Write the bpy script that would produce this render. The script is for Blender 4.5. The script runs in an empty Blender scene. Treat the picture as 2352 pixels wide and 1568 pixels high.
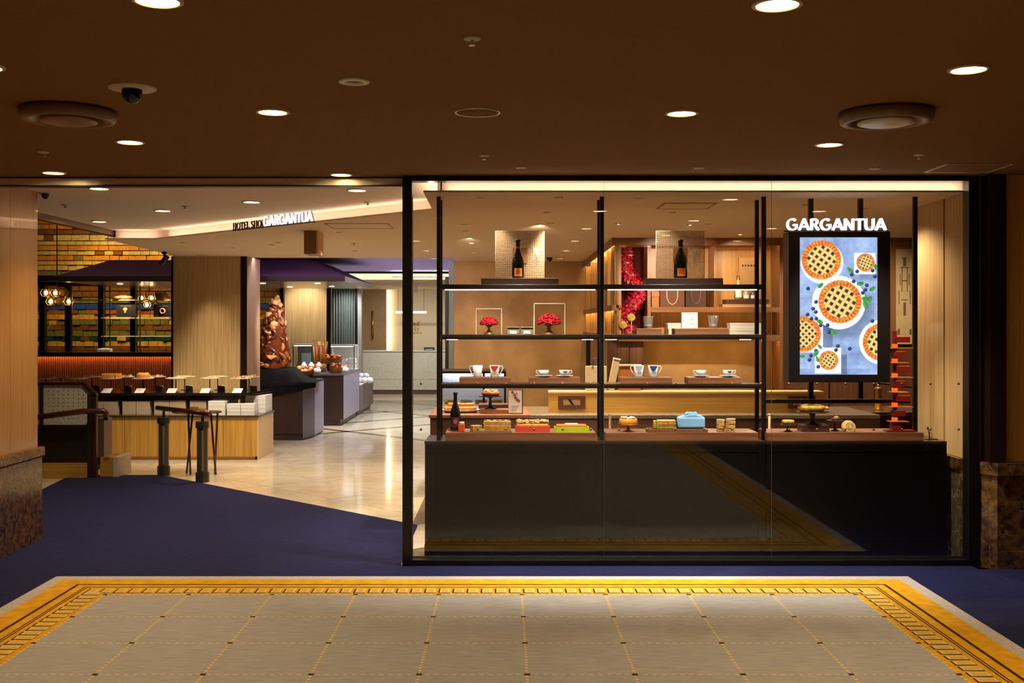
import bpy, math, random
import numpy as np
from mathutils import Vector, Matrix

# ------------------------------------------------------------------ camera, world, exposure
FPX, CX, HY, CAMH = 2515.0, 1160.0, 745.0, 1.61
scene = bpy.context.scene
cam_d = bpy.data.cameras.new('camera')
cam_d.sensor_width = 36.0
cam_d.lens = FPX / 2352.0 * 36.0
cam_d.shift_x = (1176.0 - CX) / 2352.0
cam_d.shift_y = (HY - 784.0) / 2352.0
cam_d.clip_end = 200
cam = bpy.data.objects.new('camera', cam_d)
scene.collection.objects.link(cam)
cam.location = (0, 0, CAMH)
cam.rotation_euler = (math.pi / 2, 0, 0)
scene.camera = cam
wd = bpy.data.worlds.new('world'); scene.world = wd
wd.use_nodes = True
wd.node_tree.nodes['Background'].inputs[0].default_value = (1.0, 0.75, 0.5, 1)
wd.node_tree.nodes['Background'].inputs[1].default_value = 0.012
vs = scene.view_settings
vs.view_transform = 'Standard'; vs.look = 'None'; vs.gamma = 1.0; vs.use_curve_mapping = False
vs.exposure = 0.0
scene.cycles.max_bounces = 6
scene.cycles.adaptive_threshold = 0.09
scene.cycles.diffuse_bounces = 3
scene.cycles.glossy_bounces = 2
scene.cycles.transmission_bounces = 4
scene.cycles.transparent_max_bounces = 24
scene.cycles.sample_clamp_indirect = 4.0
scene.cycles.caustics_reflective = False
scene.cycles.caustics_refractive = False

COL = scene.collection
R = random.Random(7)
PI = math.pi
def X(px, Y): return (px - CX) * Y / FPX
def Z(py, Y): return CAMH - (py - HY) * Y / FPX
def FY(py): return CAMH * FPX / (py - HY)

# ------------------------------------------------------------------ materials
def lin(c):
    out = []
    for v in c[:3]:
        v = v / 255.0
        out.append(v / 12.92 if v <= 0.04045 else ((v + 0.055) / 1.055) ** 2.4)
    return (out[0], out[1], out[2], 1.0)
MATS = {}
def _new(name):
    m = bpy.data.materials.new(name); m.use_nodes = True
    MATS[name] = m
    return m, m.node_tree, m.node_tree.nodes['Principled BSDF']
def N(nt, t, **kw):
    n = nt.nodes.new(t)
    for k, v in kw.items(): setattr(n, k, v)
    return n
def mat(name, rgb, rough=0.5, metal=0.0, var=0.0, vscale=8.0, stretch=(1, 1, 1), bump=0.0, coat=0.0, spec=0.5, rgb2=None, sheen=0.0, coord='Object'):
    if name in MATS: return MATS[name]
    m, nt, b = _new(name)
    b.inputs['Roughness'].default_value = rough
    b.inputs['Metallic'].default_value = metal
    b.inputs['Specular IOR Level'].default_value = spec
    b.inputs['Coat Weight'].default_value = coat
    b.inputs['Coat Roughness'].default_value = 0.04
    if sheen: b.inputs['Sheen Weight'].default_value = sheen
    c1 = lin(rgb)
    if var > 0 or rgb2 or bump:
        tc = N(nt, 'ShaderNodeTexCoord'); mp = N(nt, 'ShaderNodeMapping')
        mp.inputs['Scale'].default_value = stretch
        nz = N(nt, 'ShaderNodeTexNoise'); nz.inputs['Scale'].default_value = vscale; nz.inputs['Detail'].default_value = 5
        nt.links.new(tc.outputs[coord], mp.inputs['Vector']); nt.links.new(mp.outputs[0], nz.inputs['Vector'])
        cr = N(nt, 'ShaderNodeValToRGB')
        c2 = lin(rgb2) if rgb2 else tuple(min(1, v * (1 + var)) for v in c1[:3]) + (1,)
        c0 = c1 if rgb2 else tuple(v * (1 - var) for v in c1[:3]) + (1,)
        cr.color_ramp.elements[0].color = c0; cr.color_ramp.elements[1].color = c2
        cr.color_ramp.elements[0].position = 0.32; cr.color_ramp.elements[1].position = 0.68
        nt.links.new(nz.outputs[0], cr.inputs[0]); nt.links.new(cr.outputs[0], b.inputs['Base Color'])
        if bump:
            bp = N(nt, 'ShaderNodeBump'); bp.inputs['Strength'].default_value = bump; bp.inputs['Distance'].default_value = 0.01
            nt.links.new(nz.outputs[0], bp.inputs['Height']); nt.links.new(bp.outputs[0], b.inputs['Normal'])
    else:
        b.inputs['Base Color'].default_value = c1
    return m
def wood(name, a, b_, axis='z', rough=0.35, coat=0.0, scale=1.0):
    st = {'z': (28, 28, 0.9), 'x': (0.9, 28, 28), 'y': (28, 0.9, 28)}[axis]
    return mat(name, a, rough=rough, rgb2=b_, vscale=1.6 * scale, stretch=st, coat=coat)
def marble(name, base, vein, scale=2.2, rough=0.2, width=0.06, base2=None):
    if name in MATS: return MATS[name]
    m, nt, b = _new(name)
    b.inputs['Roughness'].default_value = rough
    tc = N(nt, 'ShaderNodeTexCoord')
    n1 = N(nt, 'ShaderNodeTexNoise'); n1.inputs['Scale'].default_value = scale; n1.inputs['Detail'].default_value = 8; n1.inputs['Distortion'].default_value = 0.35
    n2 = N(nt, 'ShaderNodeTexNoise'); n2.inputs['Scale'].default_value = scale * 2.7; n2.inputs['Detail'].default_value = 6
    nt.links.new(tc.outputs['Object'], n1.inputs['Vector']); nt.links.new(tc.outputs['Object'], n2.inputs['Vector'])
    ab = N(nt, 'ShaderNodeMath', operation='SUBTRACT'); ab.inputs[1].default_value = 0.5
    aa = N(nt, 'ShaderNodeMath', operation='ABSOLUTE')
    nt.links.new(n1.outputs[0], ab.inputs[0]); nt.links.new(ab.outputs[0], aa.inputs[0])
    cr = N(nt, 'ShaderNodeValToRGB'); cr.color_ramp.elements[0].position = 0.0; cr.color_ramp.elements[1].position = width
    cr.color_ramp.elements[0].color = (1, 1, 1, 1); cr.color_ramp.elements[1].color = (0, 0, 0, 1)
    nt.links.new(aa.outputs[0], cr.inputs[0])
    c2 = N(nt, 'ShaderNodeValToRGB')
    c2.color_ramp.elements[0].color = lin(base); c2.color_ramp.elements[1].color = lin(base2 or base)
    c2.color_ramp.elements[0].position = 0.35; c2.color_ramp.elements[1].position = 0.65
    nt.links.new(n2.outputs[0], c2.inputs[0])
    mx = N(nt, 'ShaderNodeMix', data_type='RGBA')
    nt.links.new(cr.outputs[0], mx.inputs[0]); nt.links.new(c2.outputs[0], mx.inputs[6]); mx.inputs[7].default_value = lin(vein)
    nt.links.new(mx.outputs[2], b.inputs['Base Color'])
    return m
def emis(name, rgb, s, sample=True):
    if name in MATS: return MATS[name]
    m, nt, b = _new(name)
    if not sample: m.cycles.emission_sampling = 'NONE'
    nt.nodes.remove(b)
    e = N(nt, 'ShaderNodeEmission'); e.inputs[0].default_value = lin(rgb); e.inputs[1].default_value = s
    nt.links.new(e.outputs[0], nt.nodes['Material Output'].inputs[0])
    return m
def glassm(name, tint=(255, 255, 255), f0=0.05, rough=0.0, haze=0.0, hazec=(255, 255, 255)):
    if name in MATS: return MATS[name]
    m, nt, b = _new(name); nt.nodes.remove(b)
    tr = N(nt, 'ShaderNodeBsdfTransparent'); tr.inputs[0].default_value = lin(tint)
    gl = N(nt, 'ShaderNodeBsdfGlossy'); gl.inputs['Roughness'].default_value = rough
    lw = N(nt, 'ShaderNodeLayerWeight'); lw.inputs[0].default_value = 0.5
    pw = N(nt, 'ShaderNodeMath', operation='POWER'); pw.inputs[1].default_value = 5.0
    ma = N(nt, 'ShaderNodeMath', operation='MULTIPLY_ADD'); ma.inputs[1].default_value = 1 - f0; ma.inputs[2].default_value = f0
    mx = N(nt, 'ShaderNodeMixShader')
    nt.links.new(lw.outputs['Facing'], pw.inputs[0]); nt.links.new(pw.outputs[0], ma.inputs[0]); nt.links.new(ma.outputs[0], mx.inputs[0])
    src = tr
    if haze > 0:
        df = N(nt, 'ShaderNodeBsdfDiffuse'); df.inputs[0].default_value = lin(hazec)
        mh = N(nt, 'ShaderNodeMixShader'); mh.inputs[0].default_value = haze
        nt.links.new(tr.outputs[0], mh.inputs[1]); nt.links.new(df.outputs[0], mh.inputs[2]); src = mh
    nt.links.new(src.outputs[0], mx.inputs[1]); nt.links.new(gl.outputs[0], mx.inputs[2])
    nt.links.new(mx.outputs[0], nt.nodes['Material Output'].inputs[0])
    return m

# ------------------------------------------------------------------ mesh builder
class MB:
    def __init__(s): s.v = []; s.f = []; s.mi = []; s.sm = []
    def add(s, vs_, fs_, m=0, smooth=False):
        o = len(s.v); s.v.extend(vs_)
        for f in fs_: s.f.append(tuple(i + o for i in f)); s.mi.append(m); s.sm.append(smooth)
        return s
    def box(s, x0, x1, y0, y1, z0, z1, m=0):
        vv = [(x0, y0, z0), (x1, y0, z0), (x1, y1, z0), (x0, y1, z0), (x0, y0, z1), (x1, y0, z1), (x1, y1, z1), (x0, y1, z1)]
        return s.add(vv, [(0, 3, 2, 1), (4, 5, 6, 7), (0, 1, 5, 4), (1, 2, 6, 5), (2, 3, 7, 6), (3, 0, 4, 7)], m)
    def cbox(s, cx, cy, z0, w, d, h, m=0): return s.box(cx - w / 2, cx + w / 2, cy - d / 2, cy + d / 2, z0, z0 + h, m)
    def prism(s, poly, a, b, axis='z', m=0):
        n = len(poly)
        if axis == 'z': vv = [(p[0], p[1], a) for p in poly] + [(p[0], p[1], b) for p in poly]
        elif axis == 'y': vv = [(p[0], a, p[1]) for p in poly] + [(p[0], b, p[1]) for p in poly]
        else: vv = [(a, p[0], p[1]) for p in poly] + [(b, p[0], p[1]) for p in poly]
        fs_ = [tuple(range(n - 1, -1, -1)), tuple(range(n, 2 * n))] + [(i, (i + 1) % n, n + (i + 1) % n, n + i) for i in range(n)]
        return s.add(vv, fs_, m)
    def lathe(s, prof, n=24, cx=0, cy=0, m=0, cap=True, sx=1.0, sy=1.0, smooth=True):
        vv = []; k = len(prof)
        for r, z in prof:
            for i in range(n):
                a = 2 * PI * i / n; vv.append((cx + r * math.cos(a) * sx, cy + r * math.sin(a) * sy, z))
        fs_ = []
        for j in range(k - 1):
            for i in range(n):
                fs_.append((j * n + i, j * n + (i + 1) % n, (j + 1) * n + (i + 1) % n, (j + 1) * n + i))
        s.add(vv, fs_, m, smooth)
        if cap:
            o = len(s.v) - k * n
            if prof[0][0] > 1e-6: s.f.append(tuple(o + i for i in range(n - 1, -1, -1))); s.mi.append(m); s.sm.append(False)
            if prof[-1][0] > 1e-6: s.f.append(tuple(o + (k - 1) * n + i for i in range(n))); s.mi.append(m); s.sm.append(False)
        return s
    def tube(s, pts, r, n=8, m=0, closed=False):
        P = [Vector(p) for p in pts]; k = len(P); rs = r if isinstance(r, (list, tuple)) else [r] * k
        vv = []; up0 = None
        for i in range(k):
            a = P[(i - 1) % k] if (closed or i > 0) else P[i]; b = P[(i + 1) % k] if (closed or i < k - 1) else P[i]
            t = (b - a); t = t.normalized() if t.length > 1e-9 else Vector((0, 0, 1))
            if up0 is None: up0 = Vector((0, 0, 1)) if abs(t.z) < 0.9 else Vector((1, 0, 0))
            u = up0 - t * up0.dot(t)
            if u.length < 1e-6: u = t.orthogonal()
            u.normalize(); w = t.cross(u); up0 = u
            for j in range(n):
                an = 2 * PI * j / n; q = P[i] + (u * math.cos(an) + w * math.sin(an)) * rs[i]; vv.append(tuple(q))
        fs_ = []
        for i in range(k if closed else k - 1):
            i2 = (i + 1) % k
            for j in range(n): fs_.append((i * n + j, i * n + (j + 1) % n, i2 * n + (j + 1) % n, i2 * n + j))
        if not closed: fs_ += [tuple(range(n - 1, -1, -1)), tuple((k - 1) * n + j for j in range(n))]
        return s.add(vv, fs_, m, True)
    def ell(s, cx, cy, cz, rx, ry, rz, nu=12, nv=8, m=0, noise=0.0, half=False, seed=0, smooth=True):
        rr = random.Random(seed * 131 + 5); vv = []
        rows = nv + 1
        for j in range(rows):
            t = (PI / 2 if half else PI) * j / nv
            for i in range(nu):
                a = 2 * PI * i / nu; q = 1 + (rr.uniform(-noise, noise) if 0 < j < nv or half else 0)
                vv.append((cx + rx * math.sin(t) * math.cos(a) * q, cy + ry * math.sin(t) * math.sin(a) * q, cz + rz * math.cos(t) * (q if j < nv or not half else 1)))
        fs_ = [(j * nu + i, (j + 1) * nu + i, (j + 1) * nu + (i + 1) % nu, j * nu + (i + 1) % nu) for j in range(nv) for i in range(nu)]
        if half: fs_.append(tuple(nv * nu + i for i in range(nu)))
        return s.add(vv, fs_, m, smooth)
    def sector(s, r, z0, z1, a0, a1, n=8, cx=0, cy=0, m=0, r2=None):
        r2 = r if r2 is None else r2; vv = []
        for i in range(n + 1):
            a = a0 + (a1 - a0) * i / n
            vv += [(cx + r * math.cos(a), cy + r * math.sin(a), z0), (cx + r2 * math.cos(a), cy + r2 * math.sin(a), z1)]
        return s.add(vv, [(2 * i, 2 * i + 2, 2 * i + 3, 2 * i + 1) for i in range(n)], m, True)
    def ribbon(s, pts, ws, o, U, V, Nn, depth, m=0):
        """flat stroke of width ws along pts in the plane (U,V), extruded by depth along Nn"""
        k = len(pts); ws = ws if isinstance(ws, (list, tuple)) else [ws] * k
        L = []; Rr = []
        P = [Vector((p[0], p[1])) for p in pts]
        for i in range(k):
            t1 = (P[i] - P[i - 1]).normalized() if i > 0 else None
            t2 = (P[i + 1] - P[i]).normalized() if i < k - 1 else None
            t = (t1 + t2).normalized() if (t1 and t2 and (t1 + t2).length > 1e-6) else (t1 or t2)
            nn = Vector((-t.y, t.x)); sc = 1.0
            if t1 and t2: sc = min(1.6, 1.0 / max(0.4, t.dot(t2)))
            L.append(P[i] + nn * ws[i] / 2 * sc); Rr.append(P[i] - nn * ws[i] / 2 * sc)
        o = Vector(o); U = Vector(U); V = Vector(V); Nn = Vector(Nn)
        f3 = lambda p, d: tuple(o + U * p.x + V * p.y + Nn * d)
        vv = [f3(p, 0) for p in L] + [f3(p, 0) for p in Rr] + [f3(p, depth) for p in L] + [f3(p, depth) for p in Rr]
        fs_ = []
        for i in range(k - 1):
            fs_ += [(i, i + 1, k + i + 1, k + i), (2 * k + i, 3 * k + i, 3 * k + i + 1, 2 * k + i + 1),
                    (i, 2 * k + i, 2 * k + i + 1, i + 1), (k + i, k + i + 1, 3 * k + i + 1, 3 * k + i)]
        fs_ += [(0, k, 3 * k, 2 * k), (k - 1, 3 * k - 1, 4 * k - 1, 2 * k - 1)]
        return s.add(vv, fs_, m)
    def build(s, name, mats, parent=None, bevel=0.0, loc=None, seg=2):
        if not isinstance(mats, (list, tuple)): mats = [mats]
        me = bpy.data.meshes.new(name)
        me.from_pydata(s.v, [], s.f)
        for m_ in mats: me.materials.append(m_)
        me.polygons.foreach_set('material_index', s.mi)
        me.polygons.foreach_set('use_smooth', s.sm)
        me.update()
        o = bpy.data.objects.new(name, me); COL.objects.link(o)
        if parent is not None: o.parent = parent
        if loc is not None: o.location = loc
        if bevel > 0:
            md = o.modifiers.new('bevel', 'BEVEL'); md.width = bevel; md.segments = seg; md.limit_method = 'ANGLE'; md.angle_limit = 0.9
        return o
def tag(o, label, cat, group=None, kind=None):
    o['label'] = label; o['category'] = cat
    if group: o['group'] = group
    if kind: o['kind'] = kind
    return o
def thing(name, label, cat, loc=(0, 0, 0), rz=0.0, group=None):
    o = bpy.data.objects.new(name, None); COL.objects.link(o)
    o.location = loc; o.rotation_euler = (0, 0, rz); o.empty_display_size = 0.05
    return tag(o, label, cat, group)
def struct(o): o['kind'] = 'structure'; return o
def sroot(name):
    o = bpy.data.objects.new(name, None); COL.objects.link(o); return struct(o)
def dup(root, loc, rz=None, label=None, group=None):
    r = root.copy(); COL.objects.link(r); r.location = loc
    if rz is not None: r.rotation_euler = (0, 0, rz)
    if label: r['label'] = label
    if group: r['group'] = group
    for ch in list(root.children):
        c = ch.copy(); COL.objects.link(c); c.parent = r
        for g in list(ch.children):
            d = g.copy(); COL.objects.link(d); d.parent = c
    return r
def spot(loc, target, power, color, angle=90, blend=0.8, radius=0.05, parent=None, name='spot_light'):
    d = bpy.data.lights.new(name, 'SPOT'); d.energy = power; d.color = color
    d.spot_size = math.radians(angle); d.spot_blend = blend; d.shadow_soft_size = radius
    o = bpy.data.objects.new(name, d); COL.objects.link(o)
    v = Vector(target) - Vector(loc)
    o.rotation_euler = v.to_track_quat('-Z', 'Y').to_euler()
    if parent is not None:
        o.parent = parent; o.location = Vector(loc) - Vector(parent.location)
    else: o.location = loc
    return o
WARM = (1.0, 0.74, 0.44); WARM2 = (1.0, 0.83, 0.61); NEUT = (1.0, 0.93, 0.82); COOL = (0.85, 0.92, 1.0)
# light levels, watts
P_LOBBY, P_PIN, P_UPPER, P_SHOP = 30.0, 235.0, 80.0, 255.0

# common materials
BLACKM = mat('black_metal', (16, 13, 11), rough=0.35, metal=0.0, spec=0.5)
BRONZE = mat('dark_bronze', (38, 26, 17), rough=0.35, metal=0.6)
CHROME = mat('steel', (200, 195, 185), rough=0.25, metal=1.0)
BRASS = mat('brass', (196, 150, 70), rough=0.3, metal=1.0)
WHITE = mat('white_paint', (225, 222, 214), rough=0.5)
CHINA = mat('white_china', (238, 236, 230), rough=0.12)
CARD = mat('white_card', (230, 226, 215), rough=0.7)
DWALNUT = wood('dark_walnut', (58, 33, 20), (84, 50, 32), 'x', rough=0.4)
WALNUT = wood('walnut', (110, 68, 42), (150, 98, 64), 'x', rough=0.4)
WALNUTZ = wood('walnut_upright', (92, 56, 34), (128, 82, 52), 'z', rough=0.4)
OAK = wood('oak', (176, 128, 54), (204, 158, 76), 'z', rough=0.4)
OAKX = wood('oak_level', (176, 128, 50), (200, 154, 70), 'x', rough=0.4)
PALEWOOD = wood('pale_figured_wood', (176, 142, 92), (200, 168, 116), 'z', rough=0.35, coat=0.35)
POLWOOD = wood('polished_pale_wood', (164, 114, 50), (182, 132, 64), 'z', rough=0.3, coat=1.0)
POLWOOD.node_tree.nodes['Principled BSDF'].inputs['Coat IOR'].default_value = 1.9
DMARBLE = marble('brown_marble', (52, 32, 16), (140, 108, 72), scale=7.5, rough=0.15, width=0.012, base2=(116, 80, 44))
STUCCO = mat('gold_stucco', (158, 120, 68), rough=0.75, rgb2=(186, 146, 90), vscale=3.2, bump=0.1)
GLASS = glassm('clear_glass', f0=0.06)
ACRYL = glassm('acrylic', f0=0.05, haze=0.06)
ACRYLE = mat('acrylic_edge', (236, 214, 180), rough=0.3)
LED_W = emis('led_warm', (255, 230, 204), 13.0)
LED_D = emis('led_slant', (255, 226, 206), 10.0)
LED_N = emis('led_neutral', (255, 244, 230), 14.0)
# ------------------------------------------------------------------ structure: floors and ceilings
GROUT = mat('floor_joint', (120, 98, 70), rough=0.6)
TILE = marble('cream_marble', (214, 198, 170), (206, 188, 156), scale=1.6, rough=0.09, width=0.04, base2=(222, 208, 182))
floor = struct(MB().box(-9.6, 5.2, 7.3, 27.0, -0.12, -0.004).build('floor', GROUT))
tile_me = None
S = 1.6  # diagonal of one slab laid on the corner
h = S / 2 - 0.004
for i in range(-8, 9):
    for j in range(0, 13):
        for k in (0, 1):
            cx = -2.4 + S * i * 1.0 + (S / 2) * k; cy = 8.5 + S * j + (S / 2) * k
            if not (-5.6 < cx < 3.4 and cy < 26.4): continue
            if tile_me is None:
                o = MB().prism([(-h, 0), (0, -h), (h, 0), (0, h)], -0.004, 0.0).build('tile', TILE, floor, loc=(cx, cy, 0)); tile_me = o.data
            else:
                o = bpy.data.objects.new('tile', tile_me); COL.objects.link(o); o.parent = floor; o.location = (cx, cy, 0)
INLAY = mat('brown_stone_inlay', (120, 88, 56), rough=0.12, var=0.2)
def inlay(c, sgn, x0, x1):
    w = 0.085
    if sgn > 0: q = [(x0, c + x0 - w), (x1, c + x1 - w), (x1, c + x1 + w), (x0, c + x0 + w)]
    else: q = [(x0, c - x0 - w), (x1, c - x1 - w), (x1, c - x1 + w), (x0, c - x0 + w)]
    MB().prism(q, 0.0002, 0.0015).build('inlay_strip', INLAY, floor)
for c in (18.85, 20.5, 22.4): inlay(c, 1, -2.85, -0.75)
for c in (14.1, 18.0, 20.4): inlay(c, -1, -2.85, -0.75)
MB().prism([(-0.75, 8.75), (-0.1, 9.5), (-0.1, 10.9), (-0.75, 10.2)], 0.0002, 0.0012).build('inlay_strip', INLAY, floor)

CARPETB = mat('blue_carpet_pile', (13, 15, 52), rough=0.95, rgb2=(19, 22, 70), vscale=22, bump=0.35, spec=0.1, sheen=0.08)
carpet = MB().prism([(-3.46, -3), (5.09, -3), (5.09, 7.17), (3.1, 7.17), (3.1, 7.3), (-0.70, 7.3), (-0.70, 8.76), (-3.67, 11.67), (-4.62, 11.67), (-4.5, 10.6), (-4.5, 8.19), (-3.46, 8.19)], -0.02, 0.008).build('fitted_carpet', CARPETB)
tag(carpet, 'deep blue fitted carpet running from the lobby to the marble shop floor', 'carpet')

LCEIL = mat('brown_ceiling_paper', (120, 84, 42), rough=0.9, rgb2=(128, 90, 47), vscale=60, bump=0.15, spec=0.2)
SCEIL = mat('shop_ceiling_paint', (228, 204, 172), rough=0.85, spec=0.2)
ceil = struct(MB().box(-3.6, 5.2, -3.0, 7.36, 2.6, 2.75).build('ceiling', LCEIL))
# shop ceiling: upper level, then the dropped level with its lit cove
struct(MB().prism([(-4.12, 7.42), (5.0, 7.36), (5.0, 7.6), (-0.44, 7.6), (-0.44, 8.75), (-3.6, 11.62), (-4.12, 11.62)], 2.6, 2.72).build('ceiling_upper', mat('brightened_ceiling_paint', (248, 232, 208), rough=0.85, spec=0.2)))  # lighter copy of the shop ceiling paint in place of more light
low = struct(MB().prism([(-0.55, 7.37), (5.0, 7.37), (5.0, 15.4), (-0.7, 15.4), (-0.7, 14.6), (-4.3, 14.6), (-4.17, 11.42), (-3.65, 11.42), (-0.562, 8.5)], 2.5, 2.512).build('ceiling_lower', SCEIL))
COVE = mat('cove_cream', (238, 218, 196), rough=0.8)
up = MB()
up.box(-0.44, 3.16, 7.46, 7.5, 2.512, 2.6)
up.build('cove_face', COVE, low)
MB().box(-0.46, -0.43, 7.46, 8.63, 2.512, 2.6).build('cove_face', COVE, low)
MB().box(-4.10, -3.60, 11.53, 11.56, 2.512, 2.6).build('cove_face', COVE, low)
MB().box(-4.06, -3.66, 11.47, 11.49, 2.5125, 2.516).build('led_strip', LED_D, low)
a = Vector((-0.44, 8.60)); b = Vector((-3.61, 11.54)); d = (b - a).normalized(); n_ = Vector((d.y, -d.x))
q = [a, b, b - n_ * -0.03, a - n_ * -0.03]
MB().prism([(p.x, p.y) for p in q], 2.512, 2.6).build('cove_face', COVE, low)
MB().box(-0.40, 3.10, 7.405, 7.43, 2.5125, 2.516).build('led_strip', LED_W, low)
MB().box(-0.525, -0.50, 7.46, 8.45, 2.5125, 2.516).build('led_strip', LED_W, low)
e0 = Vector((-0.562, 8.5)); e1 = Vector((-3.65, 11.42)); dd = (e1 - e0).normalized(); nn = Vector((-dd.y, dd.x)) * -1
nn = nn if nn.y > 0 else -nn
q = [e0 + nn * 0.05 + dd * 0.1, e1 + nn * 0.05 - dd * 0.1, e1 + nn * 0.075 - dd * 0.1, e0 + nn * 0.075 + dd * 0.1]
MB().prism([(p.x, p.y) for p in q], 2.5125, 2.516).build('led_strip', LED_D, low)
# roof above everything so that no light leaks between the levels
struct(MB().box(-4.3, 5.2, 7.3, 15.5, 2.75, 2.8).build('ceiling_void', LCEIL))
PURP = mat('purple_paint', (168, 152, 240), rough=0.6)
cp = struct(MB().box(-4.4, 5.0, 14.6, 20.4, 2.6, 2.66).build('ceiling_purple', PURP))
LEDP = emis('led_purple_cove', (240, 226, 255), 55.0)
MB().box(-4.2, 0.8, 14.64, 14.67, 2.514, 2.520).build('led_strip', LEDP, cp)
MB().box(-4.2, 0.8, 14.60, 14.63, 2.5, 2.53).build('cove_lip', SCEIL, cp)
MB().box(-2.1, 0.6, 20.36, 20.39, 2.505, 2.511).build('led_strip', LEDP, cp)
MB().box(-2.1, 0.6, 20.34, 20.40, 2.49, 2.504).build('cove_lip', SCEIL, cp)
far_c = struct(MB().box(-4.4, 5.0, 20.5, 27.0, 2.45, 2.52).build('ceiling_far', SCEIL))
MB().box(-4.0, 0.6, 20.46, 20.49, 2.45, 2.56).build('cove_face', emis('far_cove_glow', (255, 222, 170), 1.5), far_c)  # face glows by itself in place of cove light falling on it
struct(MB().box(-10.0, -4.3, 7.3, 27.0, 4.2, 4.3).build('ceiling_hall', LCEIL))
TRIMB = wood('trim_brown', (92, 56, 30), (120, 76, 42), 'y', rough=0.35)
tr = struct(MB().box(-4.2, -4.12, 7.42, 11.75, 2.545, 2.6).build('trim_1', TRIMB))
MB().box(-4.28, -4.2, 7.42, 11.75, 2.585, 2.66).build('moulding', TRIMB, tr)
MIRR = mat('polished_strip', (240, 224, 190), rough=0.35, metal=0.2)
tr = struct(MB().box(-3.7, -0.69, 7.36, 7.43, 2.545, 2.592).build('trim_2', MIRR))
MB().box(-3.7, -0.69, 7.352, 7.435, 2.592, 2.6).build('dark_line', BRONZE, tr)  # thin dark bars edging the strip above and below
MB().box(-3.7, -0.69, 7.35, 7.44, 2.537, 2.545).build('dark_line', BRONZE, tr)

# ------------------------------------------------------------------ structure: walls
wl = struct(MB().box(-5.0, -3.51, -3.0, 8.17, 0.0, 2.6).build('wall_left', BRONZE))
y = 8.17
while y > 4.0:
    MB().box(-3.512, -3.487, y - 0.447, y - 0.002, 0.70, 2.6).build('panel', POLWOOD, wl); y -= 0.449
MB().box(-3.512, -3.487, -3.0, y - 0.002, 0.70, 2.6).build('panel', POLWOOD, wl)
MB().prism([(-3.52, 0.62), (-3.46, 0.62), (-3.445, 0.635), (-3.445, 0.69), (-3.455, 0.70), (-3.52, 0.70)], -3.0, 8.20, axis='y').build('dado_cap', DMARBLE, wl)
yy = 8.19
while yy > 3.0:
    MB().box(-3.52, -3.462, yy - 0.9, yy - 0.002, 0.0, 0.62).build('marble_slab', DMARBLE, wl); yy -= 0.902
MB().box(-4.9, -3.52, 8.171, 8.19, 0.0, 0.70).build('marble_slab', DMARBLE, wl)

wr = struct(MB().box(3.30, 5.2, 7.25, 7.9, 0.70, 2.6).build('wall_right', wood('pier_wood', (222, 160, 76), (236, 178, 92), 'z', rough=0.35, coat=0.4)))
MB().box(3.19, 3.296, 7.2, 7.42, 0.70, 2.6).build('dark_post', mat('very_dark_wood', (34, 18, 10), rough=0.35), wr)
MB().box(3.152, 3.188, 7.34, 7.6, 0.70, 2.6).build('pale_strip', PALEWOOD, wr)
pp = lambda o: [(3.155 - o * .3, 7.40), (3.155 - o * .3, 7.29 - o * .4), (3.232 - o * .2, 7.19 - o), (5.2, 7.19 - o), (5.2, 7.9), (3.155, 7.9)]
MB().prism(pp(0.0), 0.12, 0.62).build('marble_slab', DMARBLE, wr)
MB().prism(pp(0.012), 0.0, 0.12).build('marble_base', DMARBLE, wr)
MB().prism(pp(0.02), 0.62, 0.70).build('dado_cap', DMARBLE, wr)
wi = struct(MB().box(3.13, 3.154, 7.42, 8.27, 0.70, 2.5).build('wall_inner_right', BRONZE))
for (a0, a1) in ((7.42, 7.745), (7.775, 8.29)):
    MB().box(3.112, 3.131, a0, a1, 0.702, 2.5).build('panel', PALEWOOD, wi)
MB().box(3.085, 3.154, 7.42, 8.27, 0.0, 0.62).build('marble_slab', marble('olive_marble', (92, 78, 50), (160, 148, 118), scale=8, rough=0.2, width=0.025, base2=(120, 106, 74)), wi)
MB().box(3.075, 3.154, 7.42, 8.28, 0.62, 0.70).build('dado_cap', DMARBLE, wi)

ws = struct(MB().box(X(1043, 15.4), 1.14, 15.4, 15.6, 0.0, 2.5).build('wall_stucco', STUCCO))
MB().box(X(1030, 15.4), X(1042.5, 15.4), 15.45, 15.62, 0, 2.5).build('wall_end_post', mat('grey_teal_panel', (120, 126, 112), rough=0.3), ws)
MB().box(X(1022, 15.4), X(1029, 15.4), 15.44, 15.62, 0, 2.28).build('wall_end_strip', BLACKM, ws)
wsd = struct(MB().box(1.2, 1.3, 11.6, 15.4, 0.0, 2.5).build('wall_side', STUCCO))
SHW = wood('shelf_wood', (128, 82, 42), (156, 104, 56), 'z', rough=0.4)
SHX = wood('shelf_wood_level', (128, 82, 42), (156, 104, 56), 'x', rough=0.4)
MB().box(1.10, 1.115, 11.25, 15.4, 2.42, 2.5).build('header', SHW, wsd)
MB().box(1.10, 1.108, 11.25, 15.4, 1.752, 1.78).build('shelf_lip', SHW, wsd)
MB().box(1.115, 1.145, 11.25, 11.26, 2.42, 2.5).build('header_return', SHW, wsd)
MB().box(1.108, 1.145, 11.25, 11.26, 1.752, 1.78).build('lip_return', SHW, wsd)
for zz in (1.80, 1.50): MB().box(1.10, 1.2, 11.25, 15.4, zz - 0.02, zz + 0.01).build('shelf', SHW, wsd)
for yv in (11.30, 12.1, 13.1, 14.3, 15.3): MB().box(1.13, 1.2, yv, yv + 0.03, 1.5, 2.42).build('fin', OAK, wsd)
for zz in (2.462, 1.766): MB().box(1.122, 1.14, 11.4, 15.3, zz, zz + 0.012).build('led_strip', emis('led_side', (255, 214, 150), 26.0), wsd)

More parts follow.
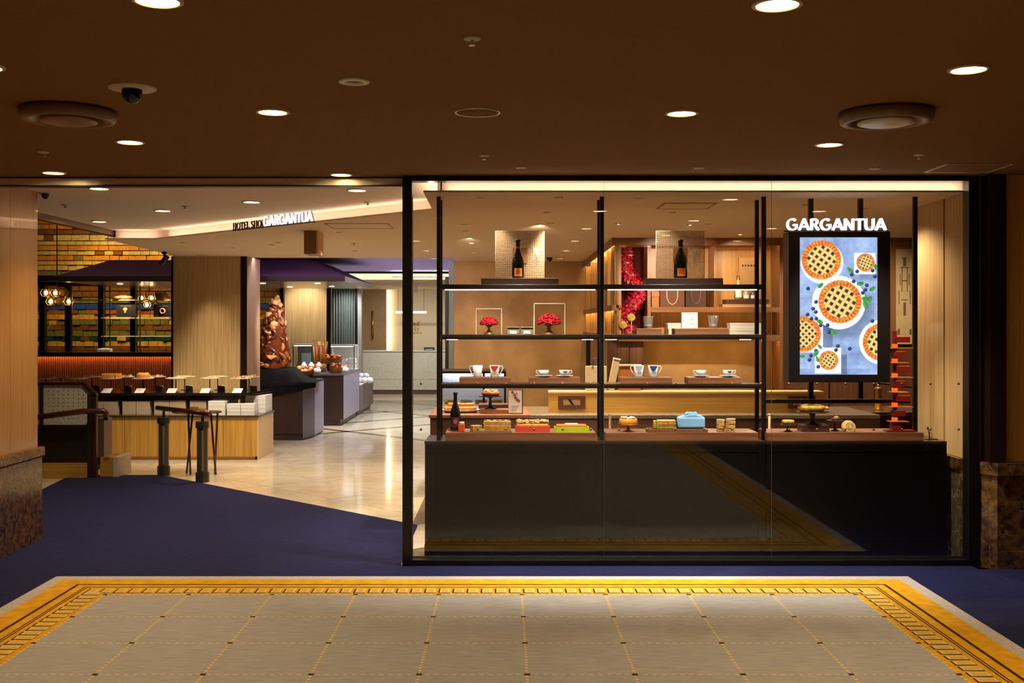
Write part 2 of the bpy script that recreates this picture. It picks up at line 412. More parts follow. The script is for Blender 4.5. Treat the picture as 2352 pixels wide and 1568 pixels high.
wb = struct(MB().box(1.14, 5.0, 11.62, 11.75, 0.0, 2.5).build('wall_back', STUCCO))
# hall on the left with its tiled wall, and the far end of the shop
struct(MB().box(-10.0, -9.8, 7.3, 27.0, 0, 4.2).build('wall_hall', BRONZE))
struct(MB().box(-4.45, -4.3, 15.0, 20.5, 2.6, 4.2).build('wall_hall_upper', BRONZE))
wf = struct(MB().box(-4.3, 1.2, 26.6, 26.8, 0, 2.5).build('wall_far', mat('cream_wall', (226, 206, 170), rough=0.7)))
struct(MB().box(5.0, 5.2, 7.4, 27.0, 0, 2.75).build('wall_outer_right', BRONZE))
struct(MB().box(-3.6, 5.2, -3.2, -3.0, 0, 2.75).build('wall_behind', wood('lobby_wood', (90, 60, 34), (110, 74, 42), 'z')))
struct(MB().box(5.1, 5.3, -3.0, 7.2, 0, 2.75).build('wall_lobby_right', wood('lobby_wood', (90, 60, 34), (110, 74, 42), 'z')))

# tiled wall in the hall: every tile of the part in plain view is a piece, the rest is joined
TY = 20.5
wm = struct(MB().box(-9.8, -3.9, TY + 0.03, TY + 0.2, 0.3, 4.2).build('wall_mosaic', mat('mosaic_bed', (50, 32, 12), rough=0.8)))
def tmat(nm, c): return mat('tile_' + nm, c, rough=0.3, var=0.22, vscale=14, bump=0.3)
TC = {'gold': tmat('gold', (186, 140, 44)), 'pale': tmat('pale', (176, 150, 78)), 'amber': tmat('amber', (180, 116, 28)), 'olive': tmat('olive', (104, 98, 42)),
      'brown': tmat('brown', (110, 66, 22)), 'blue': tmat('blue', (48, 66, 116)), 'green': tmat('green', (22, 58, 36)), 'rust': tmat('rust', (146, 84, 36))}
rows = [(z_, c_) for z_, c_ in ()]
seq_up = ['gold', 'pale', 'gold', 'amber', 'brown', 'pale', 'pale', 'amber', 'pale', 'amber', 'gold', 'pale', 'olive', 'pale', 'brown', 'olive', 'gold']
seq_dn = ['brown', 'olive', 'blue', 'rust', 'gold', 'olive', 'brown', 'olive', 'green', 'gold', 'brown', 'rust', 'olive', 'brown', 'olive', 'brown', 'green', 'olive', 'brown', 'gold', 'olive', 'brown']
zt = Z(478, TY); rr = random.Random(3); meshes = {}; restm = {}; cnt = 0
k = 0
while zt > 0.9:
    up_ = zt > Z(645, TY)
    c = (seq_up[k % len(seq_up)] if up_ else seq_dn[k % len(seq_dn)]); k += 1
    if not up_ and zt + 0.12 > Z(645, TY): k = 0
    hh = rr.choice([0.085, 0.10, 0.115]); wv = rr.choice([0.15, 0.17, 0.19])
    xx = -9.0 - rr.uniform(0, 0.15); 
    while xx < -4.0:
        vis = X(84, TY) < xx + wv and xx < X(396, TY)
        vis2 = X(596, TY) < xx + wv and xx < X(655, TY)
        if vis or vis2:
            cc = c if rr.random() < 0.9 else rr.choice(['gold', 'amber', 'pale', 'olive', 'brown'] if up_ else ['olive', 'brown', 'gold', c])
            dep = rr.choice([0.03, 0.045, 0.06])
            if vis and cnt < 290 and (up_ or xx > X(150, TY)):
                key = (round(hh, 3), round(wv, 3), dep, cc)
                if key not in meshes:
                    o = MB().box(0.004, wv - 0.004, -dep, 0.03, -hh + 0.009, -0.006).build('tile', TC[cc], wm, loc=(xx, TY, zt)); meshes[key] = o.data
                else:
                    o = bpy.data.objects.new('tile', meshes[key]); COL.objects.link(o); o.parent = wm; o.location = (xx, TY, zt)
                cnt += 1
            else:
                restm.setdefault(cc, MB()).box(xx + .004, xx + wv - .004, TY - dep, TY + .03, zt - hh + .005, zt - .004)
        xx += wv
    zt -= hh
allr = MB(); names = list(restm)
for i_, c_ in enumerate(names):
    m_ = restm[c_]; allr.add(m_.v, m_.f, i_)
ro = allr.build('tiles_further', [TC[c_] for c_ in names], wm); ro['kind'] = 'stuff'

# column between the two openings
col = struct(MB().box(X(398, 14.26), X(551, 14.26), 14.26, 14.9, 0, 2.5).build('column', PALEWOOD))
MB().box(X(391, 14.26), X(397.6, 14.26), 14.30, 14.9, 0, 2.5).build('dark_edge', BRONZE, col)
MB().box(X(551.5, 14.26), X(565, 14.26), 14.30, 14.9, 0, 2.5).build('dark_edge', BRONZE, col)
GREYP = mat('warm_grey_metal', (196, 166, 126), rough=0.3, metal=0.1)
MB().box(X(565, 14.26) - .03, X(565, 14.26) + .001, 14.32, 15.07, 0, 2.5).build('side_panel', GREYP, col)
# ------------------------------------------------------------------ shop window: frame, panes, dots
win = sroot('window_1')
WY = 7.30
FR = mat('window_frame_black', (14, 11, 9), rough=0.35)
xl0, xl1, xr0, xr1 = X(925, WY), X(947, WY), X(2221, WY), X(2246, WY)
MB().box(xl0, xl1, 7.27, 7.37, 0.0, 2.6).build('frame_post', FR, win, bevel=0.003)
MB().box(xr0, xr1, 7.27, 7.37, 0.0, 2.6).build('frame_post', FR, win, bevel=0.003)
MB().box(xl1, xr0, 7.27, 7.37, 2.563, 2.6).build('frame_rail', FR, win, bevel=0.002)
MB().box(xl1, xr0, 7.27, 7.37, 0.0, 0.046).build('frame_rail', FR, win, bevel=0.002)
MB().box(xl1, xr0, 7.368, 7.385, 0.03, 0.052).build('sill_bead', CHROME, win)
seams = [xl1, X(1387, 7.33), X(1772, 7.33), xr0]
for i in range(3):
    pane = MB().box(seams[i] + 0.001, seams[i + 1] - 0.001, 7.327, 7.327, 0.046, 2.563)
    pane = MB().add([(seams[i] + .001, 7.327, .046), (seams[i + 1] - .001, 7.327, .046), (seams[i + 1] - .001, 7.327, 2.563), (seams[i] + .001, 7.327, 2.563)], [(0, 1, 2, 3)])
    po = pane.build('pane', glassm('window_glass', f0=0.075), win)
    if i: MB().box(seams[i] - 0.0008, seams[i] + 0.0008, 7.326, 7.332, 0.046, 2.563).build('glass_joint', mat('joint_silicone', (84, 74, 60), rough=0.6), win)
DOT = mat('bronze_dot', (120, 88, 44), rough=0.45, metal=0.4)
dm = MB().lathe([(0.0, -0.0005), (0.0085, -0.0005), (0.0085, 0.0005), (0, 0.0005)], 12).build('safety_dot', DOT, win)
dm.rotation_euler = (PI / 2, 0, 0); first = True
for py in (881, 986):
    for i in range(20):
        px = 967 + i * 65.0
        if px > 2215: continue
        o = dm if first else bpy.data.objects.new('safety_dot', dm.data)
        if not first: COL.objects.link(o); o.parent = win; o.rotation_euler = (PI / 2, 0, 0)
        o.location = (X(px, 7.325), 7.3255, Z(py, 7.325)); first = False

# ------------------------------------------------------------------ black display cabinet
LACQ = mat('black_lacquer', (10, 9, 8), rough=0.3, spec=0.25)
cab = thing('display_cabinet', 'long low black lacquered cabinet standing behind the shop window', 'cabinet', (1.243, 7.74, 0))
x0, x1 = -0.554 - 1.243, 3.04 - 1.243; y0, y1 = 7.53 - 7.74, 7.95 - 7.74
MB().box(x0 + .004, x1 - .004, y0 + .012, y1, 0.0, 0.787).build('body', LACQ, cab)
MB().box(x0, x1, y0, y1, 0.787, 0.807).build('top', mat('cabinet_top', (44, 30, 20), rough=0.25), cab, bevel=0.002)
MB().box(x0, x1, y0 - .001, y0 + .012, 0.0, 0.10).build('plinth', LACQ, cab)
sx = [x0, X(1385, 7.53) - 1.243, X(1759, 7.53) - 1.243, x1]
for i in range(3):
    a0, a1 = sx[i] + .003, sx[i + 1] - .003
    dr = MB().box(a0, a1, y0 + .004, y0 + .012, 0.102, 0.785).build('door', LACQ, cab)
    for bx in ((a0, a0 + .05, .102, .785), (a1 - .05, a1, .102, .785)):
        MB().box(bx[0], bx[1], y0 - .001, y0 + .004, bx[2], bx[3]).build('stile', LACQ, dr)
    for bz in ((.102, .135), (.735, .785)):
        MB().box(a0 + .05, a1 - .05, y0 - .001, y0 + .004, bz[0], bz[1]).build('rail', LACQ, dr, bevel=0.0015)
CT = 0.807

# ------------------------------------------------------------------ rack above the cabinet
rack = thing('display_rack', 'black metal shelf rack with slim paired posts on the black cabinet', 'rack', (0.6, 7.73, CT))
ox, oy, oz = 0.6, 7.73, CT
RKM = mat('rack_metal', (24, 18, 14), rough=0.35, metal=0.3)
YF, YB = 7.62, 7.83
def rbox(name, ax0, ax1, ay0, ay1, az0, az1, m=RKM, par=rack, bev=0.0):
    return MB().box(ax0 - ox, ax1 - ox, ay0 - oy, ay1 - oy, az0 - oz, az1 - oz).build(name, m, par, bevel=bev)
for p0, p1 in ((1003, 1012), (1378, 1387), (1750, 1760), (2098, 2108)):
    rbox('post', X(p0, YF), X(p1, YF), YF, YF + .027, CT, 2.5, bev=.002)
    mid = (X(p0, YF) + X(p1, YF)) / 2
    if p0 < 2000: rbox('post', mid - .0135, mid + .0135, YB, YB + .027, CT, 2.5, bev=.002)
SH = [(1.889, .034), (1.540, .034), (1.196, .030)]
bays = [(X(1012, YF), X(1378, YF)), (X(1387, YF), X(1750, YF))]
for k, (zt, th) in enumerate(SH):
    for b0, b1 in bays:
        tk = th if k == 0 else th - .014
        s_ = rbox('shelf', b0 + .001, b1 - .001, YF + .002, YB + .026, zt - tk, zt, mat('shelf_dark', (40, 30, 22), rough=0.3), bev=.002)
        if k: rbox('shelf_lip', b0 + .001, b1 - .001, YF + .002, YF + .014, zt - th, zt - tk, RKM, s_)
        if k == 0: rbox('led_strip', b0 + .03, b1 - .03, YF + .02, YF + .034, zt - th - .005, zt - th - .0002, LED_N, s_)
        else:
            rbox('led_strip', b0 + .03, b1 - .03, YF + .018, YF + .034, zt - tk - .006, zt - tk - .0002, LED_N, s_)
        if k == 1:
            for (q0, q1) in ((b0 + .03, b0 + .11), (b1 - .11, b1 - .03)):
                rbox('led_strip', q0, q1, YB - .01, YB + .008, zt - th - .005, zt - th - .0002, LED_N, s_)
rbox('rail', X(1760, YF), X(2098, YF), YF + .05, YF + .075, Z(926, 7.67), Z(917, 7.67), bev=.002)
for px in (1862, 1976):
    rbox('screen_pole', X(px, 7.76) - .016, X(px, 7.76) + .016, 7.745, 7.777, Z(917, 7.67), 2.5)

# ------------------------------------------------------------------ screen with the pie picture
SY = 7.55
scr = thing('wall_screen', 'tall black framed digital screen showing lattice pies on blue grey', 'screen', ((X(1812, SY) + X(2045, SY)) / 2, SY + .08, Z(878, SY)))
so = scr.location
MB().box(X(1812, SY) - so.x, X(2045, SY) - so.x, SY - so.y, SY + .165 - so.y, 0, Z(531, SY) - so.z).build('housing', mat('screen_housing', (26, 20, 18), rough=0.3), scr, bevel=.004)
rng = np.random.RandomState(5)
NXp, NYp = 150, 266
cxs = np.linspace(290, 950, NXp); cys = np.linspace(322, 1492, NYp)
gx, gy = np.meshgrid(cxs, cys)
def vnoise(sc, seed):
    r2 = np.random.RandomState(seed); g = r2.rand(int(1300 / sc) + 3, int(1300 / sc) + 3)
    u = gx / sc; v = gy / sc; i = np.floor(u).astype(int) % (g.shape[1] - 1); j = np.floor(v).astype(int) % (g.shape[0] - 1)
    fu = u - np.floor(u); fv = v - np.floor(v)
    return g[j, i] * (1 - fu) * (1 - fv) + g[j, i + 1] * fu * (1 - fv) + g[j + 1, i] * (1 - fu) * fv + g[j + 1, i + 1] * fu * fv
n1, n2, n3 = vnoise(120, 1), vnoise(28, 2), vnoise(9, 3)
img = np.zeros(gx.shape + (3,))
bgc = np.array([150, 172, 214.]); img[:] = bgc
img += ((n1 - .5) * 46 + (n2 - .5) * 22 + (n3 - .5) * 14)[..., None]
def ss(dist, w=2.5): return np.clip(.5 - dist / (2 * w), 0, 1)[..., None]
def paint(mask, c): 
    global img
    img = img * (1 - mask) + np.asarray(c, float) * mask
def circ(x, y, r): return np.hypot(gx - x, gy - y) - r
def rect(a, b, c, d): return np.maximum(np.maximum(a - gx, gx - b), np.maximum(c - gy, gy - d))
def pie(x, y, r, ang=0.6, pitch=0.29):
    th = np.arctan2(gy - y, gx - x); rr_ = np.hypot(gx - x, gy - y)
    edge = r * (1 + .018 * np.sin(th * 34))
    crust = np.stack([218 + 26 * np.sin(th * 34) * .6 + (n3 - .5) * 50 - 40 * (n2 - .5), 124 + 26 * np.sin(th * 34) + (n3 - .5) * 70 + (n2 - .5) * 60, 56 + (n3 - .5) * 40], -1)
    paint(ss(rr_ - edge), crust)
    u = ((gx - x) * math.cos(ang) + (gy - y) * math.sin(ang)) / (r * pitch); v = (-(gx - x) * math.sin(ang) + (gy - y) * math.cos(ang)) / (r * pitch)
    fu = np.abs(u - np.round(u)); fv = np.abs(v - np.round(v))
    inner = rr_ - r * .74
    paint(ss(inner), np.stack([238 + (n3 - .5) * 20, 208 + (n3 - .5) * 36 - 26 * np.minimum(fu, fv), 122 + (n3 - .5) * 40], -1))
    hole = (np.maximum(fu, fv) - .27) * r * pitch
    paint(ss(np.maximum(hole, inner), 3), np.stack([64 + (n3 - .5) * 60, 50 + (n3 - .5) * 40, 34 + n3 * 20], -1))
def shade(mask, k):
    global img
    img = img * (1 - mask * (1 - k))
shade(ss(np.maximum(rect(640, 690, 1325, 1490), -1e3), 6), .72); shade(ss(rect(485, 570, 1060, 1290), 6), .74); shade(ss(circ(700, 960, 225), 30), .8); shade(ss(rect(800, 950, 600, 690), 14), .82)
PW = (236, 242, 250)
paint(ss(circ(480, 535, 180)), PW); pie(474, 514, 168)
paint(ss(rect(752, 935, 455, 636)), PW); pie(850, 537, 78, .4, .33)
paint(ss(circ(622, 878, 228)), PW); pie(632, 870, 184, .55)
paint(ss(rect(200, 486, 1000, 1302)), PW); pie(318, 1146, 152, .75, .25)
paint(ss(circ(985, 1215, 190)), PW); pie(985, 1215, 160, .5)
paint(ss(rect(418, 641, 1262, 1482)), PW); pie(535, 1370, 82, .6, .34)
for (bx_, by_) in ((360, 758), (390, 1015), (430, 1014), (732, 638), (748, 697), (860, 730), (826, 795), (848, 770), (930, 655), (910, 605), (778, 612), (908, 1035), (426, 958), (428, 872), (404, 930), (527, 1070), (540, 1130), (468, 1072), (614, 1248), (598, 1282), (715, 1272), (385, 1330), (372, 1366), (428, 1288), (447, 1425), (356, 980)):
    paint(ss(circ(bx_, by_, 16)), (36, 48, 92)); paint(ss(circ(bx_ - 4, by_ - 5, 5)), (110, 126, 170))
for (lx, ly, la, lr) in ((718, 600, .7, 30), (466, 732, 2.4, 30), (806, 716, -.2, 32), (908, 762, -.6, 30), (460, 1040, .4, 30), (580, 1135, .6, 34), (310, 1337, .1, 24), (430, 1310, 2.2, 30), (440, 1360, 1.2, 26), (856, 850, .3, 40), (850, 890, 1.4, 44), (880, 850, -.8, 34), (935, 575, 1.5, 26), (460, 1255, .8, 24)):
    du = (gx - lx) * math.cos(la) + (gy - ly) * math.sin(la); dv = -(gx - lx) * math.sin(la) + (gy - ly) * math.cos(la)
    paint(ss(np.hypot(du, dv * 1.9) - lr), np.stack([38 + n2 * 60, 136 + (n3 - .5) * 60 + (dv > 0) * 26, 50 + n2 * 40], -1))
img = np.clip(img, 0, 255)
vx = X(1837, SY) + (cxs - 290) / 660 * (X(2015, SY) - X(1837, SY)) - so.x
vz = Z(545, SY) + (cys - 322) / 1170 * (Z(860, SY) - Z(545, SY)) - so.z
verts = [(vx[i], SY - .0012 - so.y, vz[j]) for j in range(NYp) for i in range(NXp)]
faces = [(j * NXp + i, (j + 1) * NXp + i, (j + 1) * NXp + i + 1, j * NXp + i + 1) for j in range(NYp - 1) for i in range(NXp - 1)]
me = bpy.data.meshes.new('display'); me.from_pydata(verts, [], faces)
at_ = me.color_attributes.new('picture', 'FLOAT_COLOR', 'POINT')
l01 = img / 255.; l01 = np.where(l01 <= .04045, l01 / 12.92, ((l01 + .055) / 1.055) ** 2.4)
at_.data.foreach_set('color', np.concatenate([l01, np.ones(gx.shape + (1,))], -1).astype(np.float32).ravel())
m_, nt_, b_ = _new('screen_picture'); nt_.nodes.remove(b_); m_.cycles.emission_sampling = 'NONE'
an = N(nt_, 'ShaderNodeAttribute', attribute_name='picture'); em = N(nt_, 'ShaderNodeEmission'); em.inputs[1].default_value = 1.35
nt_.links.new(an.outputs['Color'], em.inputs[0]); nt_.links.new(em.outputs[0], nt_.nodes['Material Output'].inputs[0])
me.materials.append(m_)
disp = bpy.data.objects.new('display', me); COL.objects.link(disp); disp.parent = scr
disp['label'] = 'lit picture of lattice pies, blueberries and mint leaves'

# ------------------------------------------------------------------ lettering
GS = {'A': ([[(0.02, 0), (.44, 1)], [(.44, 1), (.86, 0)], [(.17, .32), (.71, .32)]], .90),
      'G': ([[(.5 + .42 * math.cos(math.radians(t)), .5 + .46 * math.sin(math.radians(t))) for t in range(48, 330, 18)] + [(.86, .2), (.86, .46), (.58, .46)]], .98),
      'R': ([[(.1, 0), (.1, 1)], [(.1, .94), (.40, .94), (.56, .85), (.6, .72), (.55, .58), (.4, .5), (.1, .5)], [(.36, .5), (.70, 0)]], .76),
      'N': ([[(.1, 0), (.1, 1)], [(.1, .97), (.76, .03)], [(.76, 0), (.76, 1)]], .90),
      'T': ([[(.0, .93), (.68, .93)], [(.34, .93), (.34, 0)]], .72),
      'U': ([[(.1, 1), (.1, .36), (.16, .16), (.3, .06), (.42, .05), (.54, .06), (.68, .16), (.74, .36), (.74, 1)]], .86)}
def ellp(cx, cy, rx, ry, thick, thin, n=20):
    p = [(cx + rx * math.cos(2 * PI * i / n), cy + ry * math.sin(2 * PI * i / n)) for i in range(n + 1)]
    w = [thin + (thick - thin) * abs(math.cos(2 * PI * i / n)) ** 1.5 for i in range(n + 1)]
    return p, w
TK, TN = .13, .045
def serif(x, y): return ([(x - .12, y), (x + .12, y)], TN)
GZ = {'H': ([([(.16, 0), (.16, 1)], TK), ([(.70, 0), (.70, 1)], TK), ([(.16, .52), (.70, .52)], TN), serif(.16, .02), serif(.16, .98), serif(.70, .02), serif(.70, .98)], .9),
      'O': ([ellp(.46, .5, .40, .47, TK, TN)], .95),
      'T': ([([(.36, 0), (.36, 1)], TK), ([(.02, .97), (.70, .97)], TN), ([(.03, .97), (.03, .78)], TN), ([(.69, .97), (.69, .78)], TN), serif(.36, .02)], .76),
      'E': ([([(.16, 0), (.16, 1)], TK), ([(.05, .97), (.62, .97)], TN), ([(.05, .03), (.64, .03)], TN), ([(.16, .52), (.5, .52)], TN), ([(.62, .97), (.62, .8)], TN), ([(.64, .03), (.64, .22)], TN), ([(.5, .62), (.5, .42)], TN)], .7),
      'L': ([([(.16, 0), (.16, 1)], TK), ([(.05, .03), (.6, .03)], TN), ([(.6, .03), (.6, .24)], TN), serif(.16, .98)], .66),
      'S': ([([(.56, .78), (.5, .93), (.34, .98), (.16, .92), (.1, .76), (.18, .62), (.34, .53), (.5, .42), (.57, .26), (.5, .09), (.32, .02), (.14, .07), (.08, .24)], [TN, TN, TN, TK * .7, TK, TK, TK, TK, TK, TK * .7, TN, TN, TN])], .68),
      'P': ([([(.16, 0), (.16, 1)], TK), ([(.16, .96), (.42, .96), (.58, .88), (.62, .74), (.56, .58), (.42, .5), (.16, .5)], [TN, TN, TK * .8, TK, TK * .8, TN, TN]), serif(.16, .02), serif(.1, .98)], .7),
      ' ': ([], .35)}
def lettering(word, parent, o, U, V, Nn, height, width, depth, m, sans=True, wt=.17, lite=None):
    G = GS if sans else GZ
    tot = sum(G[c][1] for c in word); sxx = width / tot; cur = 0.0
    o = Vector(o); U = Vector(U); V = Vector(V)
    for c in word:
        st, adv = G[c]
        if st:
            mb = MB()
            for q in st:
                pts, w = (q, wt) if sans else q
                # scale: strokes drawn in letter units, width axis stretched
                p2 = [((p[0] * .9 + .04) * sxx / height, p[1]) for p in pts]
                ww = [x_ * 1.0 for x_ in w] if isinstance(w, list) else w
                mb.ribbon(p2, ww, o + U * cur, U * height, V * height, Nn, depth)
            lo_ = mb.build('letter', m, parent)
            if lite:
                mb2 = MB()
                for q in st:
                    p2 = [((p[0] * .9 + .04) * sxx / height, p[1]) for p in q]
                    mb2.ribbon(p2, wt + .04, o + U * cur + Vector(Nn) * (depth + .001), U * height, V * height, Nn, .012)
                mb2.build('letter_return', lite, lo_)
        cur += adv * sxx
LETW = emis('letter_glow', (255, 250, 246), 1.7, False)
LETB = mat('letter_mauve', (150, 128, 140), rough=.4)
lx0, lx1, lz0, lz1 = X(1808, SY), X(2040, SY), Z(528, SY), Z(501, SY)
sg = thing('sign_letters', 'glowing white GARGANTUA channel letters on top of the digital screen', 'sign', ((lx0 + lx1) / 2, SY + .04, lz0))
lettering('GARGANTUA', sg, (lx0 - sg.location.x, -.03, 0), (1, 0, 0), (0, 0, 1), (0, 1, 0), lz1 - lz0, lx1 - lx0, .04, LETW, wt=.135, lite=LETB)
MB().box(lx0 - sg.location.x - .01, lx1 - sg.location.x + .01, -.012, .02, Z(531, SY) - lz0, 0.0).build('base_rail', BLACKM, sg)
# sign along the slanting cove
def on_edge(px):
    # point of the cove edge seen at column px
    e0_, e1_ = Vector((-0.562, 8.5)), Vector((-3.65, 11.42))
    k_ = (px - CX) / FPX; d_ = e1_ - e0_
    t = (k_ * e0_.y - e0_.x) / (d_.x - k_ * d_.y)
    return e0_ + d_ * t
pA, pB, pC = on_edge(538), on_edge(611), on_edge(729)
off = Vector((-.012, -.018))
sg2 = thing('sign_letters', 'dark serif HOTEL SHOP letters along the lit ceiling cove', 'sign', (pA.x + off.x, pA.y + off.y, 2.505))
dirv = (pC - pA).normalized(); U3 = (dirv.x, dirv.y, 0); N3 = (-dirv.y, dirv.x, 0)
lettering('HOTEL SHOP', sg2, (0, 0, 0), U3, (0, 0, 1), N3, .066, (pB - pA).length, .012, BRONZE, sans=False)
MB().ribbon([(0, -.004), ((pB - pA).length, -.004)], .008, (0, 0, 0), U3, (0, 0, 1), N3, .01).build('base_rail', BRONZE, sg2)
sg3 = thing('sign_letters', 'glowing white GARGANTUA letters along the lit ceiling cove', 'sign', (pB.x + off.x * 2, pB.y + off.y * 2, 2.505))
lettering('GARGANTUA', sg3, (0, 0, 0), U3, (0, 0, 1), N3, .09, (pC - pB).length * .97, .012, LETW, wt=.15, lite=LETB)
MB().ribbon([(0, -.004), ((pC - pB).length * .97, -.004)], .008, (0, 0, 0), U3, (0, 0, 1), N3, .03).build('base_rail', BRONZE, sg3)

# ------------------------------------------------------------------ ceiling fixtures
LENS = emis('lamp_lens', (255, 226, 170), 36.0, False)
TRIMR = mat('lamp_trim', (196, 170, 130), rough=0.35)
def make_downlight(zc, r=.066):
    t = thing('ceiling_downlight', 'x', 'downlight', (0, 0, zc))
    MB().lathe([(r + .012, 0.0), (r + .012, -.006), (r, -.008), (r, 0.012), (r + .004, 0.012)], 28, cap=False).build('trim_ring', TRIMR, t)
    MB().lathe([(0.0001, -.003), (r * .6, -.0035), (r, -.002), (r, .004), (0.0001, .004)], 28, cap=False).build('lens', LENS, t)
    return t
proto = make_downlight(2.6); used = [False]
def downlight(x, y, label, power, group, zc=2.6, color=WARM, angle=105, lit=True):
    if not used[0]: o = proto; used[0] = True; o.location = (x, y, zc); o['label'] = label; o['group'] = group
    else: o = dup(proto, (x, y, zc), label=label, group=group)
    spot((x, y, zc - .012), (x, y, 0), power, color, angle, .9, .05, o, 'lamp')
    return o
LG = 'lit downlights in the brown lobby ceiling'
lob = [(-1.06, 3.34, 'lit downlight cut by the top of the view above the bread counters'), (.84, 3.38, 'lit downlight cut by the top of the view above the display window'),
       (1.795, 4.24, 'lit downlight in the brown ceiling nearest the upper corner by the dark pier'), (-1.08, 5.09, 'lit downlight between the security dome and the small ring speaker'),
       (.826, 5.12, 'lit downlight in the brown ceiling beside the second round air vent'), (-2.03, 5.93, 'lit downlight in the brown ceiling below the first round air vent'),
       (1.78, 6.01, 'lit downlight in the brown ceiling under the second round air vent'), (-2.94, 7.13, 'lit downlight close to the ceiling edge by the polished wood wall'),
       (-1.08, 7.22, 'lit downlight close to the ceiling edge beside the window frame')]
for x_, y_, l_ in lob: downlight(x_, y_, l_, P_LOBBY * (.45 if y_ > 7 else 1), LG)
NTH = ['first','second','third','fourth','fifth','sixth','seventh','eighth','ninth','tenth','eleventh','twelfth','thirteenth']
for x_, y_, l_ in ((2.74, 5.1, 'added lobby downlight out of view beside the dark pier'), (2.74, 3.4, 'added lobby downlight out of view facing the dark pier'), (2.74, 1.7, 'added lobby downlight out of view far from the dark pier'), (-2.94, 5.4, 'added lobby downlight out of view along the polished wood wall')): downlight(x_, y_, l_, P_LOBBY, 'lit lobby downlights out of view')  # downlights outside the view, added to light the pier and carpet sides
k = -1
for x_ in (-2.0, -1.06, .82, 1.79):
    for y_ in ((4.2, 2.5, .8, -.9) if x_ == -2.0 else (2.55, .85, -.9) if x_ > 1.5 else (1.7, 0.0, -1.7)):
        k += 1
        downlight(x_, y_, f'{NTH[k]} lobby downlight out of view, mirrored in the window glass', P_LOBBY, 'lit lobby downlights out of view')
ul = [(228, 432, 'lit shop downlight close behind the polished strip by the wood wall'), (820, 436, 'lit shop downlight close behind the polished strip by the window frame'),
      (578, 463, 'lit shop downlight directly over the dark serif sign letters'), (374, 483, 'middle lit downlight of the row above the cove end'), (228, 508, 'lit shop downlight beside the gold tiled wall')]
for px, py, l_ in ul:
    y_ = .99 * FPX / (HY - py); downlight(X(px, y_), y_, l_, P_UPPER, 'lit downlights in the upper shop ceiling', color=WARM2)
# small unlit pin spots and sprinklers
def make_pin(name, rr0, mm):
    t = thing(name, 'x', 'ceiling fitting', (0, 0, 2.6))
    MB().lathe([(rr0, 0.0), (rr0, -.006), (rr0 * .62, -.008), (rr0 * .5, .004), (rr0 * .5, .03)], 24, cap=False).build('trim_ring', mm, t)
    MB().lathe([(0.0001, -.001), (rr0 * .5, -.001), (rr0 * .5, .01), (.0001, .01)], 20, cap=False).build('recess', BLACKM, t)
    return t
PALET = mat('pale_trim', (210, 195, 170), rough=0.4)
pinp = make_pin('recessed_spotlight', .03, PALET); pin_first = [True]
def pin(px, py, h_, label, group, power=0.0, target=None, color=WARM2, scale=1.0, angle=60, zc=None):
    zc = CAMH + h_; y_ = h_ * FPX / (HY - py); x_ = X(px, y_)
    if pin_first[0]: o = pinp; pin_first[0] = False; o.location = (x_, y_, zc); o['label'] = label; o['group'] = group
    else: o = dup(pinp, (x_, y_, zc), label=label, group=group)
    o.scale = (scale, scale, 1)
    if power: spot((x_, y_, zc - .012), target or (x_, y_, 0), power, color, angle, .7, .03, None, 'lamp')
    return o
G1 = 'recessed pin spotlights along the window'
for px, py, l_ in ((1197, 384, 'recessed pin spotlight above the first bottle pedestal outside the window'), (1605, 385, 'recessed pin spotlight above the second bottle pedestal outside the window'), (2010, 386, 'recessed pin spotlight above the digital screen outside the window')):
    y_ = .99 * FPX / (HY - py)
    pin(px, py, .99, l_, G1, P_PIN, (X(px, y_), 7.45, .4), angle=80, scale=1.1, color=NEUT)
pin(813, 186, .99, 'pale round speaker ring in the brown ceiling', None, scale=2.1)
def sprinkler(px, py, h_, label):
    zc = CAMH + h_; y_ = h_ * FPX / (HY - py)
    t = thing('fire_sprinkler', label, 'sprinkler', (X(px, y_), y_, zc))
    MB().lathe([(.03, 0), (.03, -.004), (.018, -.008), (.0001, -.008)], 16, cap=False).build('rosette', PALET, t)
    MB().lathe([(.008, -.008), (.008, -.02), (.013, -.022), (.013, -.025), (.0001, -.025)], 12, cap=False).build('deflector', CHROME, t)
for px, py, h_, l_ in ((1084, 88, .99, 'small sprinkler rosette highest in the brown ceiling'), (1112, 357, .99, 'small sprinkler above the window frame'), (100, 349, .99, 'small sprinkler below the first round air vent'),
                       (2112, 355, .99, 'small sprinkler beside the ceiling access hatch'), (150, 470, .99, 'small sprinkler in the upper shop ceiling by the wood wall'), (425, 473, .99, 'small sprinkler between the shop downlights'), (845, 464, .99, 'small sprinkler above the end of the lit cove'), (813, 558, .89, 'small sprinkler in the dropped ceiling beyond the hanging sign box')):
    sprinkler(px, py, h_, l_)
yq = .99 * FPX / (HY - 258)
rg = thing('ceiling_ring', 'thin bright round ring set flush in the brown ceiling', 'ceiling ring', (X(1097, yq), yq, 2.6))
MB().lathe([(.098, .0), (.098, -.003), (.107, -.004), (.107, 0)], 40, cap=False).build('ring', CHROME, rg)
MB().lathe([(.0001, -.0015), (.097, -.0015), (.097, .0)], 40, cap=False).build('cover', LCEIL, rg)
